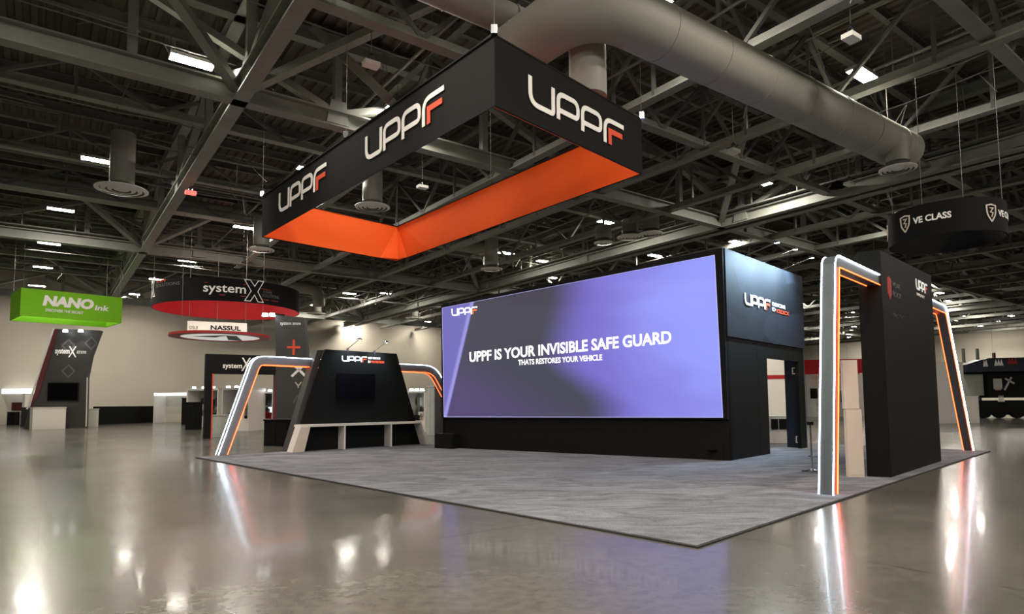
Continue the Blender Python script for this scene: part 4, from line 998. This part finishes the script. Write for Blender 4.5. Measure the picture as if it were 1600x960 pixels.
# pale shop-like display booths seen through the archway
def clutter_booth(x0, x1, yb, ytop, label, seed):
    rnd = random.Random(seed); g, Lx, h = portal('display_booth', label, x0, x1, yb, ytop, 3, mt='display', depth=1.6, inner='display')
    for i in range(6):
        a = rnd.uniform(.05, .8) * Lx; ww = rnd.uniform(.1, .2) * Lx; zz = rnd.uniform(.3, .65) * h
        MB().box(a, a + ww, 1.2, 1.59, zz, zz + rnd.uniform(.12, .25) * h).obj('framed_panel', rnd.choice(['white', 'print_grey', 'display', 'litwhite', 'alu']), g)
    MB().box(.1 * Lx, .9 * Lx, .2, .8, 0, h * .28).obj('counter', 'white', g)
    for i in range(7):
        a = rnd.uniform(.12, .85) * Lx; MB().box(a, a + .3, .3, .7, h * .28, h * .28 + rnd.uniform(.15, .45)).obj('goods', rnd.choice(['maroon', 'redtrim', 'black', 'chrome', 'white']), g)
    for i in range(3): MB().lathe([(0, 0), (.12, 0), (.1, .1), (0, .1)], 10).obj('lamp', 'spot', g).location = (Lx * (.2 + .3 * i), .1, h)
clutter_booth(290, 340, 668, 607, 'pale display booth seen left in the black archway', 3)
clutter_booth(345, 388, 674, 606, 'pale display booth with red goods seen inside the black archway', 4)
clutter_booth(392, 426, 672, 612, 'pale display booth at the right inside the black archway', 5)
g, Lx, h = gbox('display_case', 'low glass display case inside the black archway', 'display case', 331, 350, 683, 683, 650, .8, 'display')
# behind the small booth, left of the display box
clutter_booth(636, 664, 676, 611, 'pale display booth right of the trapezoid booth', 6)
gbox('display_cabinet', 'grey cabinet beside the left edge of the display wall', 'cabinet', 667, 679, 680, 680, 605, .8, 'display'); gbox('display_cabinet', 'dark cabinet half hidden by the display wall edge', 'cabinet', 679, 700, 683, 683, 606, .8, 'charcoal')

# ================================================================== FAR RIGHT
A, B = atz(1262, 652), atz(1345, 652)
rb = thing('red_banner_booth', 'pale booth with a red fascia band seen beside the near arch post', 'exhibition stand', A, math.atan2((B - A).y, (B - A).x)); Lx = (B - A).length
hA = hgt(A, 563); hB = hgt(A, 585)
MB().box(-.6, Lx * 1.2, 0, .3, hB, hA).obj('red_fascia', 'red', rb); MB().box(-.6, Lx * 1.2, 1.5, 1.6, 0, hB).obj('back_panel', 'white', rb)
for i, x in enumerate((.0, .35, .7, .95)): MB().box(Lx * x, Lx * x + .3, .1, .4, 0, hB).obj('post', 'white' if i % 2 else 'display', rb)
for i in range(5): MB().box(Lx * (.02 + .19 * i), Lx * (.02 + .19 * i) + .8, .5, 1.2, 0, 1.0 + .25 * (i % 2)).obj('counter', ('white', 'display', 'cream')[i % 3], rb)
MB().box(Lx * .05, Lx * .22, .4, .9, 1.6, 2.5).obj('monitor', 'black', rb); MB().box(Lx * .68, Lx * .8, .4, .9, .9, 2.3).obj('dark_goods', 'black', rb)
# vehicle-like object seen through the doorway: pale display with screens
A, B = atz(1203, 694), atz(1234, 694)
vd = thing('display_case', 'white display case with dark screens seen through the doorway', 'display case', A, math.atan2((B - A).y, (B - A).x)); Lx = (B - A).length
MB().box(0, Lx, 0, .8, 0, .42).obj('plinth', 'white', vd); MB().box(0, Lx, 0, .8, .42, .95).obj('cabinet', 'display', vd)
MB().box(Lx * .1, Lx * .45, -.02, 0, .5, .85).obj('screen', 'black', vd); MB().box(Lx * .5, Lx * .92, -.02, 0, .5, .85).obj('screen', 'black', vd)
pw = thing('partition_wall', 'pale partition with a thin red stripe seen through the doorway', 'partition', atz(1196, 668), math.atan2((B - A).y, (B - A).x)); MB().box(0, 1.85, 0, .15, 0, 5.8).obj('panel', 'white', pw)
zz = hgt(atz(1196, 668), 590); MB().box(0, 1.85, -.01, 0, zz - .1, zz + .12).obj('stripe', 'redtrim', pw)
# cream counter and tall case by the sloped leg
gbox('tall_case', 'tall pale case right of the charcoal tower', 'case', 1464, 1510, 662, 661, 567, 1.0, 'white')
gbox('reception_counter', 'pale counter beyond the sloped arch leg', 'counter', 1505, 1531, 661, 661, 620, 1.6, 'white')
# dark themed stand like a truck
A, B = atz(1552, 654), atz(1622, 654); aD = math.atan2((B - A).y, (B - A).x); kx = (B - A).length / 70
tk = thing('dark_truck_stand', 'black truck-like stand with canopy at the right edge', 'exhibition stand', A, aD)
def hz_(y): return hgt(A, y)
MB().plate([(-37 * kx, hz_(581)), (70 * kx, hz_(581)), (70 * kx, hz_(560)), (-2 * kx, hz_(560)), (-16 * kx, hz_(563)), (-37 * kx, hz_(569))], 0, 2.5).obj('canopy', 'navy', tk)
MB().box(0, 70 * kx, .4, 2.4, hz_(622), hz_(581)).obj('cab', 'black', tk)
MB().box(-22 * kx, 70 * kx, .0, 2.4, hz_(645), hz_(626)).obj('lower_body', 'black', tk); MB().box(-32 * kx, 70 * kx, .3, 2.2, .25, .9).obj('chassis', 'tower', tk)
MB().box(7 * kx, 21 * kx, .36, .4, hz_(608), hz_(592)).obj('window', 'display', tk)
MB().box(-38 * kx, -4 * kx, 1.8, 2.0, hz_(640), hz_(581)).obj('side_screen', 'alu', tk); MB().box(-36 * kx, -3 * kx, 1.0, 1.1, hz_(618), hz_(584)).obj('glass_panel', 'display', tk)
for x in (-12, 12, 40, 60):
    o = MB().lathe([(.0, -.2), (.45, -.2), (.5, -.12), (.5, .12), (.45, .2), (0, .2)], 20).obj('wheel', 'black', tk, True); o.rotation_euler = (PI / 2, 0, 0); o.location = (x * kx, .25, .5)
for (x, y, ww, mt_) in ((-10, 573, 6, 'print_white'), (8, 572, 13, 'print_white'), (29, 570, 15, 'redtrim'), (10, 610, 8, 'cream'), (10, 628, 9, 'print_white')):
    z = hz_(y); 
    for j in range(3): MB().stroke([((x + ww * j / 3) * kx, z), ((x + ww * (j + .4) / 3) * kx, z + .35), ((x + ww * (j + .8) / 3) * kx, z)], .1, -.0 if y < 600 else (.36 if y < 615 else 0), .02).obj('badge', mt_, tk)
MB().box(12 * kx, 15 * kx, .5, .8, hz_(560), hz_(551)).obj('beacon', 'maroon', tk)
MB().bar((24 * kx, .36, hz_(610)), (36 * kx, .36, hz_(590)), .12).obj('tool_arm', 'display', tk); MB().bar((26 * kx, .36, hz_(592)), (40 * kx, .36, hz_(600)), .12).obj('tool_arm', 'display', tk)
for px in (1511, 1533):
    q = atz(px, 652); MB().tube([(0, 0, 0), (0, 0, hgt(q, 545))], .12, 8).obj('flag_pole', 'pipe', thing('flag_pole', 'thin dark pole near the far wall, ' + ('left one by the sloped arch leg' if px < 1520 else 'right one above the truck-like stand'), 'pole', q, 0, 'poles at far right'))
